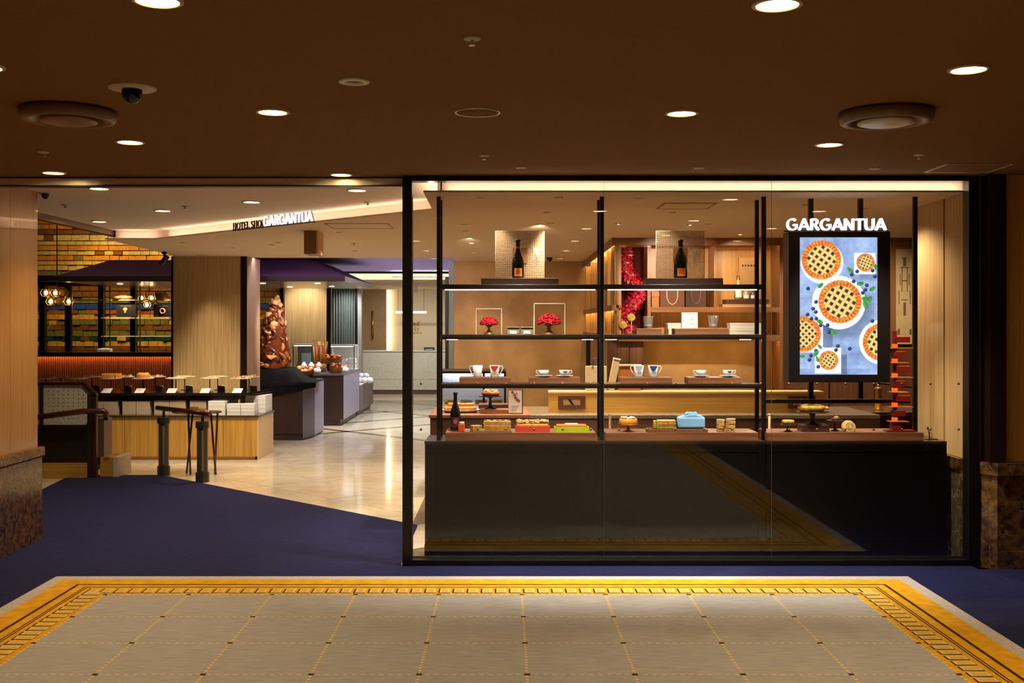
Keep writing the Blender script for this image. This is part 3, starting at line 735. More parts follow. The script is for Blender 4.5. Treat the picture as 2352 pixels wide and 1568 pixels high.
def air_vent(px, py, label, mm):
    yv = .99 * FPX / (HY - py); t = thing('round_air_vent', label, 'air vent', (X(px, yv), yv, 2.6))
    MB().lathe([(.195, 0), (.215, -.012), (.205, -.05), (.185, -.056), (.160, -.05), (.150, -.02), (.0001, -.02)], 44, cap=False).build('rim', mat('vent_rim', (120, 90, 58), rough=0.4), t)
    MB().lathe([(.0001, -.066), (.10, -.064), (.128, -.056), (.128, -.046), (.0001, -.046)], 36, cap=False).build('centre_disc', mm, t)
    MB().lathe([(.02, -.046), (.02, -.02), (.0001, -.02)], 12, cap=False).build('stem', BRONZE, t)
air_vent(157, 252, 'round brown air vent below the security dome', mat('vent_disc_brown', (140, 104, 66), rough=0.4))
air_vent(2035, 256, 'round air vent with pale disc above the digital screen', mat('vent_disc_pale', (205, 200, 190), rough=0.3))
yv = .99 * FPX / (HY - 201)
dc = thing('dome_camera', 'black security dome hanging from a pale round ceiling plate', 'camera', (X(303, yv), yv, 2.6))
MB().lathe([(.098, 0), (.098, -.005), (.09, -.009), (.0001, -.009)], 36, cap=False).build('plate', PALET, dc)
MB().lathe([(.042, -.009), (.042, -.025), (.038, -.045), (.024, -.062), (.0001, -.068)], 28, cap=False).build('dome', mat('smoked_dome', (8, 8, 9), rough=0.08), dc)
yv = .89 * FPX / (HY - 443) + .9
dc = thing('dome_camera', 'tiny dome camera on the shop ceiling by the wood wall edge', 'camera', (X(104, 8.24), 8.24, 2.6))
MB().lathe([(.05, 0), (.05, -.006), (.0001, -.006)], 20, cap=False).build('plate', PALET, dc)
MB().lathe([(.028, -.006), (.026, -.03), (.014, -.044), (.0001, -.048)], 16, cap=False).build('dome', mat('smoked_dome', (8, 8, 9), rough=0.08), dc)
def hatch(p0, p1, py0, py1, h_, label, m, cover):
    zc = CAMH + h_; ya, yb = h_ * FPX / (HY - py0), h_ * FPX / (HY - py1); xa, xb = X(p0, ya), X(p1, ya)
    hat = thing('ceiling_hatch', label, 'hatch', ((xa + xb) / 2, (ya + yb) / 2, zc))
    w2, d2 = (xb - xa) / 2, (yb - ya) / 2
    for q in ((-w2, w2, -d2, -d2 + .01), (-w2, w2, d2 - .01, d2), (-w2, -w2 + .012, -d2 + .01, d2 - .01), (w2 - .012, w2, -d2 + .01, d2 - .01)):
        MB().box(q[0], q[1], q[2], q[3], -.004, 0).build('frame_bar', m, hat)
    MB().box(-w2 + .012, w2 - .012, -d2 + .01, d2 - .01, -.002, 0).build('hatch_cover', cover, hat)
hatch(2122, 2270, 395, 376, .99, 'square access hatch outlined in the brown ceiling by the dark pier', PALET, LCEIL)
HTR = mat('hatch_brown', (150, 112, 74), rough=.6)
hatch(1508, 1625, 479, 466, .89, 'square access hatch outlined in the dropped ceiling above the second bottle', HTR, SCEIL)
hatch(765, 905, 524, 513, .89, 'square access hatch outlined in the dropped ceiling beside the hanging sign box', HTR, SCEIL)
dc = thing('dome_camera', 'small black camera under the ceiling before the stucco wall', 'camera', (X(1262, 14.4), 14.4, 2.5))
MB().lathe([(.05, 0), (.05, -.01), (.0001, -.01)], 20, cap=False).build('plate', PALET, dc)
MB().lathe([(.04, -.01), (.038, -.035), (.02, -.06), (.0001, -.066)], 16, cap=False).build('dome', mat('smoked_dome', (8, 8, 9), rough=0.08), dc)
# pin spots of the dropped shop ceiling
G2 = 'pin spotlights in the dropped shop ceiling'
shop_pins = [(1105, 453, 'dark pin spotlight above the first bottle pedestal in the shop', (-.1, 7.75, 1.9)), (1283, 453, 'dark pin spotlight between the first two rack posts', (.45, 7.75, 1.5)), (1468, 455, 'dark pin spotlight above the second bottle pedestal in the shop', (1.1, 7.75, 1.9)), (1850, 470, 'dark pin spotlight above the screen letters', (2.2, 7.7, .9)),
             (1256, 487, 'dark pin spotlight behind the first gridded panel', (.3, 8.8, .9)), (1545, 487, 'dark pin spotlight behind the second gridded panel', (1.3, 8.9, .9)), (1067, 515, 'first dark pin spotlight of the receding row', (-.2, 9.2, .9)), (1240, 515, 'lit looking pin spotlight over the service counter', (.3, 15.3, 1.4)),
             (1070, 530, 'second dark pin spotlight of the receding row', (-.4, 11.4, 0)), (1078, 545, 'third dark pin spotlight of the receding row', (-.5, 15.3, 1.4)), (1083, 558, 'fourth dark pin spotlight of the receding row', (.1, 15.3, 1.2)), (1088, 580, 'last dark pin spotlight of the receding row', (-.4, 15.3, 1.0)),
             (640, 557, 'pin spotlight beyond the hanging sign box', (-2.0, 11.4, 0)), (535, 569, 'pin spotlight above the wood column', (-3.6, 14.2, 1.2)), (455, 585, 'pin spotlight beside the black track spotlight', (-3.7, 13.6, .9)), (1420, 513, 'pin spotlight over the red feathered figure', (1.35, 11.5, 1.6)), (1585, 515, 'pin spotlight over the paper bags', (1.8, 11.5, 1.8)), (1700, 537, 'pin spotlight over the shelf of small bottles', (2.5, 11.5, 1.9))]
for px, py, l_, tg in shop_pins:
    y_ = .89 * FPX / (HY - py); far_ = (Vector(tg) - Vector((X(px, y_), y_, 2.5)));
    pin(px, py, .89, l_, G2, P_SHOP * (.2 if far_.length < 1 else .35 if 'figure' in l_ else .12 if 'column' in l_ else .45 if tg[1] > 15 else .5 if 'track' in l_ else 1), tg, color=WARM2, scale=1.0, angle=(80 if abs(far_.y) < 1.2 else 52))
# ------------------------------------------------------------------ rug
def ruglayers():
    cols = {'pale': mat('rug_pale', (176, 166, 156), rough=.95, var=.12, vscale=60, spec=.1, bump=.2), 'gold': mat('rug_gold', (204, 150, 30), rough=.95, var=.16, vscale=14, spec=.1),
            'dark': mat('rug_brown', (70, 44, 16), rough=.95, spec=.1), 'grey': mat('rug_grey', (150, 146, 140), rough=.95, rgb2=(166, 161, 154), vscale=9, spec=.1, bump=.3, stretch=(1, 6, 1)),
            'cream': mat('rug_cream', (214, 186, 116), rough=.95, spec=.1), 'creamd': mat('rug_cream_deep', (196, 160, 78), rough=.95, spec=.1)}
    names = list(cols); ix = {n: i for i, n in enumerate(names)}
    mb = MB(); XL, XR, YT, YB_ = -2.845, 2.554, 6.945, -2.0
    z = [0.014]
    mb.box(XL, XR, YB_, YT, 0.008, z[0], ix['pale'])
    def layer(off, c):
        z[0] += .0005
        mb.add([(XL + off, YB_ + off, z[0]), (XR - off, YB_ + off, z[0]), (XR - off, YT - off, z[0]), (XL + off, YT - off, z[0])], [(0, 1, 2, 3)], ix[c])
    for off, c in ((.085, 'gold'), (.215, 'dark'), (.236, 'gold'), (.288, 'dark'), (.298, 'creamd'), (.306, 'dark'), (.316, 'gold'), (.488, 'grey')): layer(off, c)
    def quad(a, b, c, d, col, dz=.0006):
        mb.add([(a, c, z[0] + dz), (b, c, z[0] + dz), (b, d, z[0] + dz), (a, d, z[0] + dz)], [(0, 1, 2, 3)], ix[col])
    # box motif between .335 and .455
    n = int((XR - XL - 2 * .345) / .083); st = (XR - XL - 2 * .345) / n
    for i in range(n):
        a = XL + .345 + st * i; yt = YT - .345
        quad(a, a + st * .82, yt - .106, yt, 'dark'); quad(a + .01, a + st * .82, yt - .096, yt, 'cream', .0009); quad(a + .02, a + st * .66, yt - .086, yt - .012, 'creamd', .0012)
    ny = 44
    for i in range(1, ny):
        yv = YT - .345 - .09 - .083 * (i - 1)
        for sgn, xb in ((1, XL + .345), (-1, XR - .345)):
            a, b = (xb, xb + .106) if sgn > 0 else (xb - .106, xb)
            quad(a, b, yv - .066, yv - .004, 'dark'); quad(a + .01, b - .002, yv - .056, yv - .004, 'cream', .0009); quad(a + .022, b - .014, yv - .046, yv - .014, 'creamd', .0012)
    # dashed grid
    gx0, gx1, gy1 = XL + .488, XR - .488, YT - .488
    cell = (gx1 - gx0) / 9
    def dash_h(y_, a, b):
        k = 0; p = a
        while p < b:
            quad(p, min(p + .021, b), y_ - .006, y_ + .006, 'cream'); p += .0415
    def dash_v(x_, a, b):
        p = b
        while p > a:
            quad(x_ - .007, x_ + .007, p - .021, p, 'cream'); p -= .0415
    for r_ in range(0, 9): dash_h(gy1 - cell * r_, gx0, gx1)
    for c_ in range(0, 10): dash_v(gx0 + cell * c_, gy1 - cell * 9, gy1)
    for r_ in range(0, 9):
        for c_ in range(0, 10):
            xx_, yy_ = gx0 + cell * c_, gy1 - cell * r_
            quad(xx_ - .013, xx_ + .013, yy_ - .013, yy_ + .013, 'dark', .0012)
    return mb.build('patterned_rug', [cols[n_] for n_ in names])
tag(ruglayers(), 'grey rug with dashed squares and a gold bordered edge on blue carpet', 'rug')

# ------------------------------------------------------------------ builders for small things
def place(px0, px1, py1, Y, z=None):
    """centre x and base z for a thing seen between columns px0..px1 standing at row py1"""
    return X((px0 + px1) / 2, Y), (Z(py1, Y) if z is None else z), (px1 - px0) * Y / FPX
SYM = 7.73; S1, S2, S3 = 1.889, 1.540, 1.196
def plinth(px0, px1, h_, z, label, Y=SYM, d=.15, m=WALNUT, name='display_plinth', group=None):
    cx, _, w = place(px0, px1, 0, Y - d / 2, 0)
    t = MB().cbox(0, 0, 0, w, d, h_).build(name, m, bevel=.002, loc=(cx, Y, z))
    return tag(t, label, 'plinth', group)
plinth(1105, 1283, .044, S1, 'dark brown plinth under the first champagne bottle', d=.19, m=DWALNUT)
plinth(1484, 1661, .044, S1, 'dark brown plinth under the second champagne bottle', d=.19, m=DWALNUT)
BOTG = mat('dark_bottle_glass', (10, 12, 8), rough=0.06, coat=.6)
FOIL = mat('black_foil', (14, 13, 13), rough=0.35, metal=.3)
ORNG = mat('orange_label', (226, 140, 36), rough=.5)
def bottle(label, px, z, h_, Y, kind='orange', body_r=None):
    r = body_r or h_ * .155
    t = thing('champagne_bottle', label, 'bottle', (X(px, Y), Y, z))
    MB().lathe([(.0001, 0), (r * .9, 0), (r, .012), (r, h_ * .40), (r * .96, h_ * .47), (r * .70, h_ * .60), (r * .42, h_ * .72), (r * .34, h_ * .79), (r * .32, h_ * .83), (.0001, h_ * .83)], 28, cap=False).build('body', BOTG, t)
    MB().lathe([(r * .345, h_ * .80), (r * .335, h_ * .93), (r * .42, h_ * .94), (r * .42, h_ * .985), (r * .36, h_), (.0001, h_)], 20, cap=False).build('foil', FOIL, t)
    lb = MB()
    if kind == 'orange':
        lb.sector(r * 1.012, h_ * .055, h_ * .26, -PI / 2 - .62, -PI / 2 + .62, 10)
        lo = lb.build('label', ORNG, t)
        MB().sector(r * 1.02, h_ * .10, h_ * .22, -PI / 2 - .42, -PI / 2 + .42, 8).build('crest', mat('label_red', (206, 92, 30), rough=.5), lo)
        MB().lathe([(r * .36, h_ * .775), (r * .375, h_ * .79), (r * .36, h_ * .815)], 20, cap=False).build('collar', BRASS, t)
    else:
        lb.sector(r * 1.012, h_ * .10, h_ * .36, -PI / 2 - .9, -PI / 2 + .9, 10)
        lo = lb.build('label', mat('plum_label', (96, 40, 48), rough=.5, var=.4, vscale=60), t)
        MB().sector(r * 1.02, h_ * .20, h_ * .30, -PI / 2 - .34, -PI / 2 + .34, 8).build('crest', mat('label_rose', (170, 104, 104), rough=.5), lo)
        MB().lathe([(r * .35, h_ * .70), (r * .37, h_ * .74), (r * .35, h_ * .80)], 20, cap=False).build('collar', mat('plum_foil', (80, 36, 36), rough=.3, metal=.5), t)
    return t
P1 = S1 + .044
bottle('black champagne bottle with orange label on the first dark plinth', 1190, P1, .273, 7.70, body_r=.044)
bottle('black champagne bottle with orange label on the second dark plinth', 1563, P1, .273, 7.70, body_r=.047)
GRID = glassm('gridded_acrylic', f0=.05, haze=.34, hazec=(214, 186, 150))
def grid_panel(px0, px1, label):
    cx, _, w = place(px0, px1, 0, 7.79, 0); h_ = (637 - 527) * 7.79 / FPX
    t = thing('gridded_backdrop', label, 'backdrop', (cx, 7.79, P1))
    MB().cbox(0, 0, 0, w, .004, h_).build('sheet', GRID, t)
    nl = 22
    gm = mat('grid_line', (214, 184, 148), rough=.6)
    g = MB()
    for i in range(nl + 1):
        xx = -w / 2 + w * i / nl; g.box(xx - .0006, xx + .0006, -.0032, -.0021, 0, h_)
        zz = h_ * i / nl; g.box(-w / 2, w / 2, -.0032, -.0021, max(0, zz - .0006), zz + .0006)
    go = g.build('grid_lattice', gm, t); go['kind'] = 'stuff'
    MB().tube([(-w / 2, 0, h_), (w / 2, 0, h_)], .002, 6).build('edge', ACRYLE, t)
    for sgn in (-1, 1): MB().tube([(sgn * w / 2, 0, 0), (sgn * w / 2, 0, h_)], .002, 6).build('edge', ACRYLE, t)
    MB().box(-.052 , .052, -.006, -.004, h_ * .34, h_ * .65).build('plaque', mat('tan_plaque', (150, 98, 58), rough=.5), t)
grid_panel(1138, 1250, 'square gridded acrylic panel behind the first champagne bottle')
grid_panel(1507, 1618, 'square gridded acrylic panel behind the second champagne bottle')
def flute(px, label):
    t = thing('champagne_flute', label, 'glass', (X(px, 7.72), 7.72, P1))
    MB().lathe([(.0001, 0), (.024, 0), (.024, .003), (.004, .006)], 20, cap=False).build('foot', GLASS, t)
    MB().lathe([(.004, .006), (.0035, .07), (.006, .09)], 10, cap=False).build('stem', GLASS, t)
    MB().lathe([(.006, .09), (.018, .12), (.023, .16), (.021, .218), (.019, .218), (.021, .16), (.016, .122), (.0001, .096)], 20, cap=False).build('bowl', glassm('flute_glass', f0=.14, haze=.08), t)
flute(1231, 'tall clear champagne flute beside the first bottle')
flute(1600, 'tall clear champagne flute beside the second bottle')

# shelf two
REDP = mat('red_petals', (206, 16, 34), rough=.6, var=.35, vscale=40)
GOLDS = mat('gold_stand', (206, 168, 88), rough=.28, metal=.9)
def flower_case(px0, px1, py0, label, big):
    cx, _, w = place(px0, px1, 0, 7.66, 0); h_ = (766 - py0) * 7.66 / FPX; d = .15
    t = thing('acrylic_case', label, 'display case', (cx, SYM, S2))
    for nm, q in (('panel', (-w / 2, w / 2, -d / 2, -d / 2 + .003)), ('panel', (-w / 2, w / 2, d / 2 - .003, d / 2)), ('panel', (-w / 2, -w / 2 + .003, -d / 2 + .003, d / 2 - .003)), ('panel', (w / 2 - .003, w / 2, -d / 2 + .003, d / 2 - .003))):
        MB().box(q[0], q[1], q[2], q[3], 0, h_).build(nm, glassm('case_acrylic', f0=.03), t)
    e = MB(); r = .0022
    for sx_ in (-1, 1):
        for sy_ in (-1, 1): e.cbox(sx_ * w / 2, sy_ * d / 2, 0, r * 2, r * 2, h_)
    for sy_ in (-1, 1): e.box(-w / 2, w / 2, sy_ * d / 2 - r, sy_ * d / 2 + r, h_ - 2 * r, h_)
    for sx_ in (-1, 1): e.box(sx_ * w / 2 - r, sx_ * w / 2 + r, -d / 2, d / 2, h_ - 2 * r, h_)
    e.build('edge_frame', ACRYLE, t)
    return cx, w, h_
def bouquet(cx, rad, zc, label, fancy):
    t = thing('red_rose_dome', label, 'flower arrangement', (cx, SYM, S2))
    pr = [(.0001, 0), (rad * .62, 0), (rad * .60, .006), (rad * .30, .02), (rad * .14, zc * .45)]
    pr += [(rad * .26, zc * .52), (rad * .14, zc * .6)] if fancy else []
    pr += [(rad * .14, zc * .7), (rad * .45, zc * .88), (rad * .55, zc * .95), (.0001, zc * .95)]
    MB().lathe(pr, 24, cap=False).build('gold_pedestal', GOLDS, t)
    p = MB(); rr_ = random.Random(int(px_seed(cx)))
    p.ell(0, 0, zc * .92, rad * .9, rad * .9, rad * .78, 18, 8, half=True)
    for i in range(150):
        th = rr_.uniform(0, 2 * PI); u = rr_.uniform(0, 1); ph = math.acos(1 - u * .98)
        r_ = rad * .93
        p.ell(r_ * math.sin(ph) * math.cos(th), r_ * math.sin(ph) * math.sin(th), zc * .95 + r_ * .86 * math.cos(ph), rad * .14, rad * .14, rad * .11, 6, 4, noise=.2, seed=i)
    po = p.build('rose_petals', REDP, t); po['kind'] = 'stuff'
def px_seed(v): return abs(v * 1000) + 3
cx, w, h_ = flower_case(1094, 1152, 706, 'small clear acrylic case around the smaller red rose dome', False)
bouquet(cx, .064, .072, 'smaller dome of red roses on a plain gold foot inside acrylic case', False)
cx, w, h_ = flower_case(1227, 1297, 694, 'large clear acrylic case around the bigger red rose dome', True)
bouquet(cx, .082, .078, 'bigger dome of red roses on a knobbed gold foot inside acrylic case', True)
for px, l_ in ((1179, 'small acrylic card stand nearer the smaller rose dome'), (1210.5, 'small acrylic card stand nearer the bigger rose dome')):
    t = thing('card_stand', l_, 'card stand', (X(px, 7.70), 7.70, S2))
    MB().cbox(0, .006, 0, .082, .003, .05).build('backing', mat('grey_card', (150, 138, 112), rough=.6), t)
    MB().cbox(0, 0, .0, .084, .009, .006).build('foot', GLASS, t)
    MB().cbox(0, .0, .05, .086, .014, .003).build('lid', ACRYLE, t)
    MB().cbox(0, .001, .004, .048, .003, .022).build('price_card', CARD, t)
plinth(1462, 1520, .042, S2, 'short walnut plinth under the straight glass tumbler')
plinth(1550, 1675, .042, S2, 'long walnut plinth under the white box and flared tumbler')
P2 = S2 + .042
TUMB = glassm('tumbler_glass', f0=.2, haze=.10, hazec=(255, 240, 220))
def tumbler(px, w0, w1, h_, label, ice):
    t = thing('glass_tumbler', label, 'glass', (X(px, 7.70), 7.70, P2))
    MB().lathe([(.0001, 0), (w0 * .92, 0), (w0, .006), (w1, h_), (w1 * .94, h_), (w0 * .9, .02), (.0001, .018)], 20, cap=False, smooth=False).build('bowl', TUMB, t)
    MB().lathe([(.0001, .0185), (w0 * .88, .0185), (w0 * .6, .027), (.0001, .03)], 16, cap=False).build('thick_base' if ice else 'base_disc', mat('glass_glint', (235, 225, 210), rough=.1), t)
    MB().lathe([(w1 * 1.0, h_), (w1 * 1.02, h_ + .0015), (w1 * .95, h_ + .0015)], 24, cap=False).build('lip', ACRYLE, t)
tumbler(1489, .031, .037, .084, 'straight sided glass tumbler on the short walnut plinth', False)
tumbler(1638, .029, .042, .088, 'flared glass tumbler at the end of the long walnut plinth', True)
t = thing('gift_box', 'upright white square gift box with a gold crest on walnut plinth', 'box', (X(1583.5, 7.72), 7.72, P2))
MB().cbox(0, 0, 0, .114, .03, .113).build('carton', CARD, t, bevel=.002)
cr = MB()
for i in range(10):
    a_ = 2 * PI * i / 10
    cr.cbox(.016 + .007 * math.cos(a_), -.0158, .068 + .009 * math.sin(a_), .0035, .0012, .004)
cr.cbox(.016, -.0158, .03, .03, .0012, .002)
cr.build('crest', mat('gold_print', (186, 160, 104), rough=.5), t)

# shelf three
for a_, b_, l_ in ((1055, 1173, 'walnut plinth under the plain and red printed mugs'), (1215, 1333, 'walnut plinth under the plain and red printed teacups'), (1424, 1544, 'walnut plinth under the two blue printed mugs'), (1580, 1704, 'walnut plinth under the plain and blue printed teacups')):
    plinth(a_, b_, .044, S3, l_)
P3 = S3 + .044
def print_patch(parent, r0, r1, zlo, zhi, a0, a1, colr, nm):
    if 'wedge' not in nm:
        MB().sector(r0 * 1.015, zlo, zhi, a0, a1, 6, r2=r1 * 1.015).build(nm, colr, parent); return
    vv_ = []; n_ = 12   # wedge: full height in the middle, running out to the rim at both sides
    for i in range(n_ + 1):
        u_ = i / n_; a_ = a0 + (a1 - a0) * u_; zb_ = zlo + (zhi - zlo) * min(1, abs(2 * u_ - 1) ** 1.1) * .96
        rb_ = (r0 + (r1 - r0) * (zb_ - zlo) / (zhi - zlo)) * 1.015
        vv_ += [(rb_ * math.cos(a_), rb_ * math.sin(a_), zb_), (r1 * 1.015 * math.cos(a_), r1 * 1.015 * math.sin(a_), zhi)]
    MB().add(vv_, [(2 * i, 2 * i + 2, 2 * i + 3, 2 * i + 1) for i in range(n_)], 0, True).build(nm, colr, parent)
RP = mat('print_red', (196, 66, 40), rough=.3); BP = mat('print_blue', (58, 74, 130), rough=.3); GP = mat('print_grey', (170, 186, 196), rough=.3)
def mug(px, side, label, pr=None):
    t = thing('china_mug', label, 'mug', (X(px, 7.71), 7.71, P3)); h_, r0, r1 = .082, .029, .037
    b = MB().lathe([(.0001, 0), (r0 * .9, 0), (r0, .004), (r0 * 1.02, .03), (r1, h_), (r1 - .003, h_), (r0 - .002, .01), (.0001, .008)], 28, cap=False).build('bowl', CHINA, t)
    pts = [(side * (r1 - .003), 0, h_ * .92), (side * (r1 + .014), 0, h_ * .97), (side * (r1 + .022), 0, h_ * .78), (side * (r1 + .010), 0, h_ * .45), (side * (r0 + .003), 0, h_ * .18)]
    MB().tube(pts, .0032, 8).build('handle', CHINA, t)
    if pr:
        print_patch(b, r0 * 1.16, r1, h_ * .42, h_ * .97, -PI / 2 - .85, -PI / 2 + .85, pr, 'printed_wedge')
        print_patch(b, r0 * 1.08, r0 * 1.18, h_ * .3, h_ * .5, -PI / 2 - .3, -PI / 2 + .5, GP, 'printed_ring')
mug(1097, -1, 'plain white mug with its handle towards the window frame')
mug(1136, 1, 'white mug with a red wedge print', RP)
mug(1467, -1, 'white mug with pale blue speckles beside the dark blue printed one', GP)
mug(1500, 1, 'white mug with a dark blue wedge print', BP)
def teacup(px, side, label, pr=None):
    t = thing('teacup_and_saucer', label, 'teacup', (X(px, 7.71), 7.71, P3))
    MB().lathe([(.0001, .003), (.026, 0), (.03, .002), (.062, .011), (.061, .013), (.028, .005), (.0001, .005)], 32, cap=False).build('saucer', CHINA, t)
    c = MB().lathe([(.0001, .006), (.018, .006), (.021, .01), (.032, .024), (.038, .048), (.036, .048), (.029, .026), (.0001, .012)], 28, cap=False).build('cup', CHINA, t)
    MB().tube([(side * .034, 0, .045), (side * .052, 0, .047), (side * .054, 0, .034), (side * .042, 0, .024), (side * .028, 0, .018)], .0028, 8).build('handle', CHINA, t)
    if pr: print_patch(c, .0335, .0375, .027, .045, -PI / 2 - .4, -PI / 2 + .7, pr, 'printed_wedge')
teacup(1249, -1, 'plain white teacup with a straight rim beside the red printed one')
teacup(1296, 1, 'white teacup and saucer with a red print', RP)
teacup(1610, -1, 'plain white teacup and saucer beside the blue printed one')
teacup(1672, 1, 'white teacup and saucer with a dark blue print', BP)

# ------------------------------------------------------------------ on the cabinet top
PD = .30; PY = 7.53 + .02 + PD / 2
for a_, b_, l_ in ((1023, 1368, 'long walnut plinth carrying the champagne bottle and loaf cakes'), (1391, 1742, 'long walnut plinth carrying the blue wrapped parcel'), (1762, 2122, 'long walnut plinth carrying the pies and the red tower lamp')):
    cx, _, w = place(a_, b_, 0, PY - PD / 2, 0)
    if a_ > 1700:
        e_ = X(2096, 7.62) - cx - .006; yq_ = 7.612 - PY
        t = MB().prism([(-w / 2, -PD / 2), (w / 2, -PD / 2), (w / 2, yq_), (e_, yq_), (e_, PD / 2), (-w / 2, PD / 2)], 0, .058).build('long_plinth', WALNUT, bevel=.002, loc=(cx, PY, CT))
    else: t = MB().cbox(0, 0, 0, w, PD, .058).build('long_plinth', WALNUT, bevel=.002, loc=(cx, PY, CT))
    tag(t, l_, 'plinth')
PT = CT + .058; IY = 7.66
def ipos(px, Y=IY): return (X(px, Y), Y, PT)
bottle('dark champagne bottle with plum label at the end of the cabinet', 1046, PT, .27, 7.68, 'plum', body_r=.037)
t = thing('juice_jar', 'small square jar of orange jelly with a white lid', 'jar', ipos(1060.5, 7.6))
MB().cbox(0, 0, 0, .045, .045, .056).build('jar_body', mat('orange_jelly', (232, 92, 48), rough=.12, coat=.5), t, bevel=.004)
MB().lathe([(.017, .056), (.018, .058), (.018, .07), (.0001, .071)], 20, cap=False).build('lid', WHITE, t)
t = tag(MB().cbox(0, 0, 0, .33, .12, .005).build('slate_tray', mat('slate', (92, 86, 78), rough=.5), loc=ipos(1121.5, 7.62)), 'thin grey slate tray under the layered pastry loaf', 'tray')
CREAMC = mat('cream_cake', (214, 178, 104), rough=.7, var=.25, vscale=40, bump=.4); ORC = mat('apricot_cake', (224, 142, 44), rough=.55, var=.25, vscale=50, bump=.3)
YELC = mat('yellow_cake', (206, 160, 56), rough=.6, var=.35, vscale=45, bump=.4); BRNC = mat('brown_crust', (164, 88, 32), rough=.5, var=.35, vscale=30, bump=.5)
CRUM = mat('crumble', (222, 176, 104), rough=.8, var=.3, vscale=60, bump=.5); NUT = mat('nut_brown', (112, 58, 32), rough=.5)
t = thing('pastry_slice', 'cut slice of layered pastry lying in front of the loaf', 'pastry', (X(1093, 7.60), 7.60, PT + .005)); t.rotation_euler = (0, 0, .5)
for i in range(4): MB().cbox(0, 0, .0005 + i * .0105, .07, .045, .0085).build('layer', [YELC, CREAMC, ORC, CREAMC][i], t)
t = thing('layered_pastry_loaf', 'long layered pastry loaf topped with nuts on slate tray', 'cake', (X(1142, 7.62), 7.62, PT + .005))
for i in range(6): MB().cbox(0, 0, i * .0118, .192 - (i % 2) * .006, .075, .0112).build('layer', [YELC, ORC, YELC, CREAMC, ORC, CREAMC][i], t, bevel=.002)
for i in range(9): MB().ell(-.08 + i * .02, (-1) ** i * .012, .073, .013, .012, .008, 8, 6, seed=i, noise=.15).build('nut', [NUT, CRUM][i % 2], t)
t = thing('crumble_loaf', 'crumble topped loaf cake in a bright coral box', 'cake', (X(1223, 7.62), 7.62, PT))
BOXR = mat('coral_box', (226, 78, 62), rough=.45)
w = .24
MB().cbox(0, 0, 0, w, .1, .003).build('box_floor', BOXR, t)
for q in ((-w / 2, w / 2, -.05, -.047), (-w / 2, w / 2, .047, .05), (-w / 2, -w / 2 + .003, -.047, .047), (w / 2 - .003, w / 2, -.047, .047)): MB().box(q[0], q[1], q[2], q[3], .003, .04).build('box_wall', BOXR, t)
MB().cbox(0, 0, .003, w * .93, .088, .055).build('loaf', ORC, t, bevel=.012, seg=3)
c_ = MB(); r9 = random.Random(4)
for i in range(120): c_.ell(r9.uniform(-.105, .105), r9.uniform(-.036, .036), .062 + r9.uniform(0, .016), .011, .010, .009, 6, 4, noise=.3, seed=i)
co = c_.build('crumble', CRUM, t); co['kind'] = 'stuff'
t = thing('lime_box_cake', 'orange loaf cake in a lime green box with white card', 'cake', (X(1312, 7.62), 7.62, PT))
BOXL = mat('lime_box', (190, 206, 36), rough=.45)
MB().cbox(0, 0, 0, w, .1, .003).build('box_floor', BOXL, t)
for q in ((-w / 2, w / 2, -.05, -.047), (-w / 2, w / 2, .047, .05), (-w / 2, -w / 2 + .003, -.047, .047), (w / 2 - .003, w / 2, -.047, .047)): MB().box(q[0], q[1], q[2], q[3], .003, .036).build('box_wall', BOXL, t)
MB().cbox(0, 0, .003, w * .86, .085, .048).build('loaf', mat('orange_glaze', (224, 132, 40), rough=.3), t, bevel=.006)
MB().cbox(0, 0, .0512, .09, .045, .006).build('white_card', CARD, t)
MB().lathe([(.0001, 0), (.006, 0), (.006, .001), (.0001, .001)], 12, cap=False).build('seal', mat('seal_dark', (50, 40, 20), rough=.5), t, loc=(-.06, -.0515, .02)).rotation_euler = (PI / 2, 0, 0)

def stand_cake(px, label, Y, r, hst, mm, topping, zb=PT, plate=None):
    t = thing('cake_stand', label, 'cake stand', (X(px, Y), Y, zb))
    MB().lathe([(.0001, 0), (r * .5, 0), (r * .5, .004), (r * .2, .012), (r * .14, hst * .5), (r * .2, hst - .006), (r * .9, hst - .004), (r, hst), (r, hst + .003), (.0001, hst + .003)], 32, cap=False).build('pedestal', mm, t)
    return t, hst + .003
COPPER = mat('copper', (196, 128, 84), rough=.3, metal=.8)
t, zt_ = stand_cake(1443, 'copper cake stand under the small square cream topped cake', 7.63, .070, .05, COPPER, None)
c = thing('mousse_cake', 'small orange cake topped with cream flakes on copper stand', 'cake', (X(1443, 7.63), 7.63, PT + zt_))
MB().lathe([(.0001, 0), (.062, 0), (.064, .004), (.064, .032), (.06, .036), (.0001, .036)], 30, cap=False).build('cake_body', mat('orange_mousse', (232, 148, 44), rough=.3), c)
c_ = MB()
for i in range(46): c_.ell(r9.uniform(-.045, .045), r9.uniform(-.045, .045), .038 + r9.uniform(0, .008), .011, .008, .006, 6, 4, noise=.3, seed=i)
co = c_.build('cream_flakes', mat('cream_white', (236, 216, 180), rough=.6), c); co['kind'] = 'stuff'
t = thing('wood_tray', 'low walnut tray under the blue wrapped parcel', 'tray', (X(1554, 7.61), 7.61, PT))
MB().cbox(0, 0, 0, .42, .10, .022).build('board', WALNUT, t, bevel=.002)
MB().cbox(0, 0, .022, .40, .085, .002).build('inset', DWALNUT, t)
t = thing('sandwich_loaf', 'layered sandwich loaf with green filling on walnut tray', 'sandwich', (X(1526, 7.61), 7.61, PT + .024))
for i in range(6): MB().cbox(.012, 0, i * .0098, .125, .07, .0095).build('layer', [YELC, mat('green_filling', (150, 150, 44), rough=.6), BRNC, YELC, ORC, CREAMC][i], t, bevel=.003)
MB().cbox(-.068, -.01, 0, .022, .05, .056).build('end_slice', YELC, t, bevel=.005)
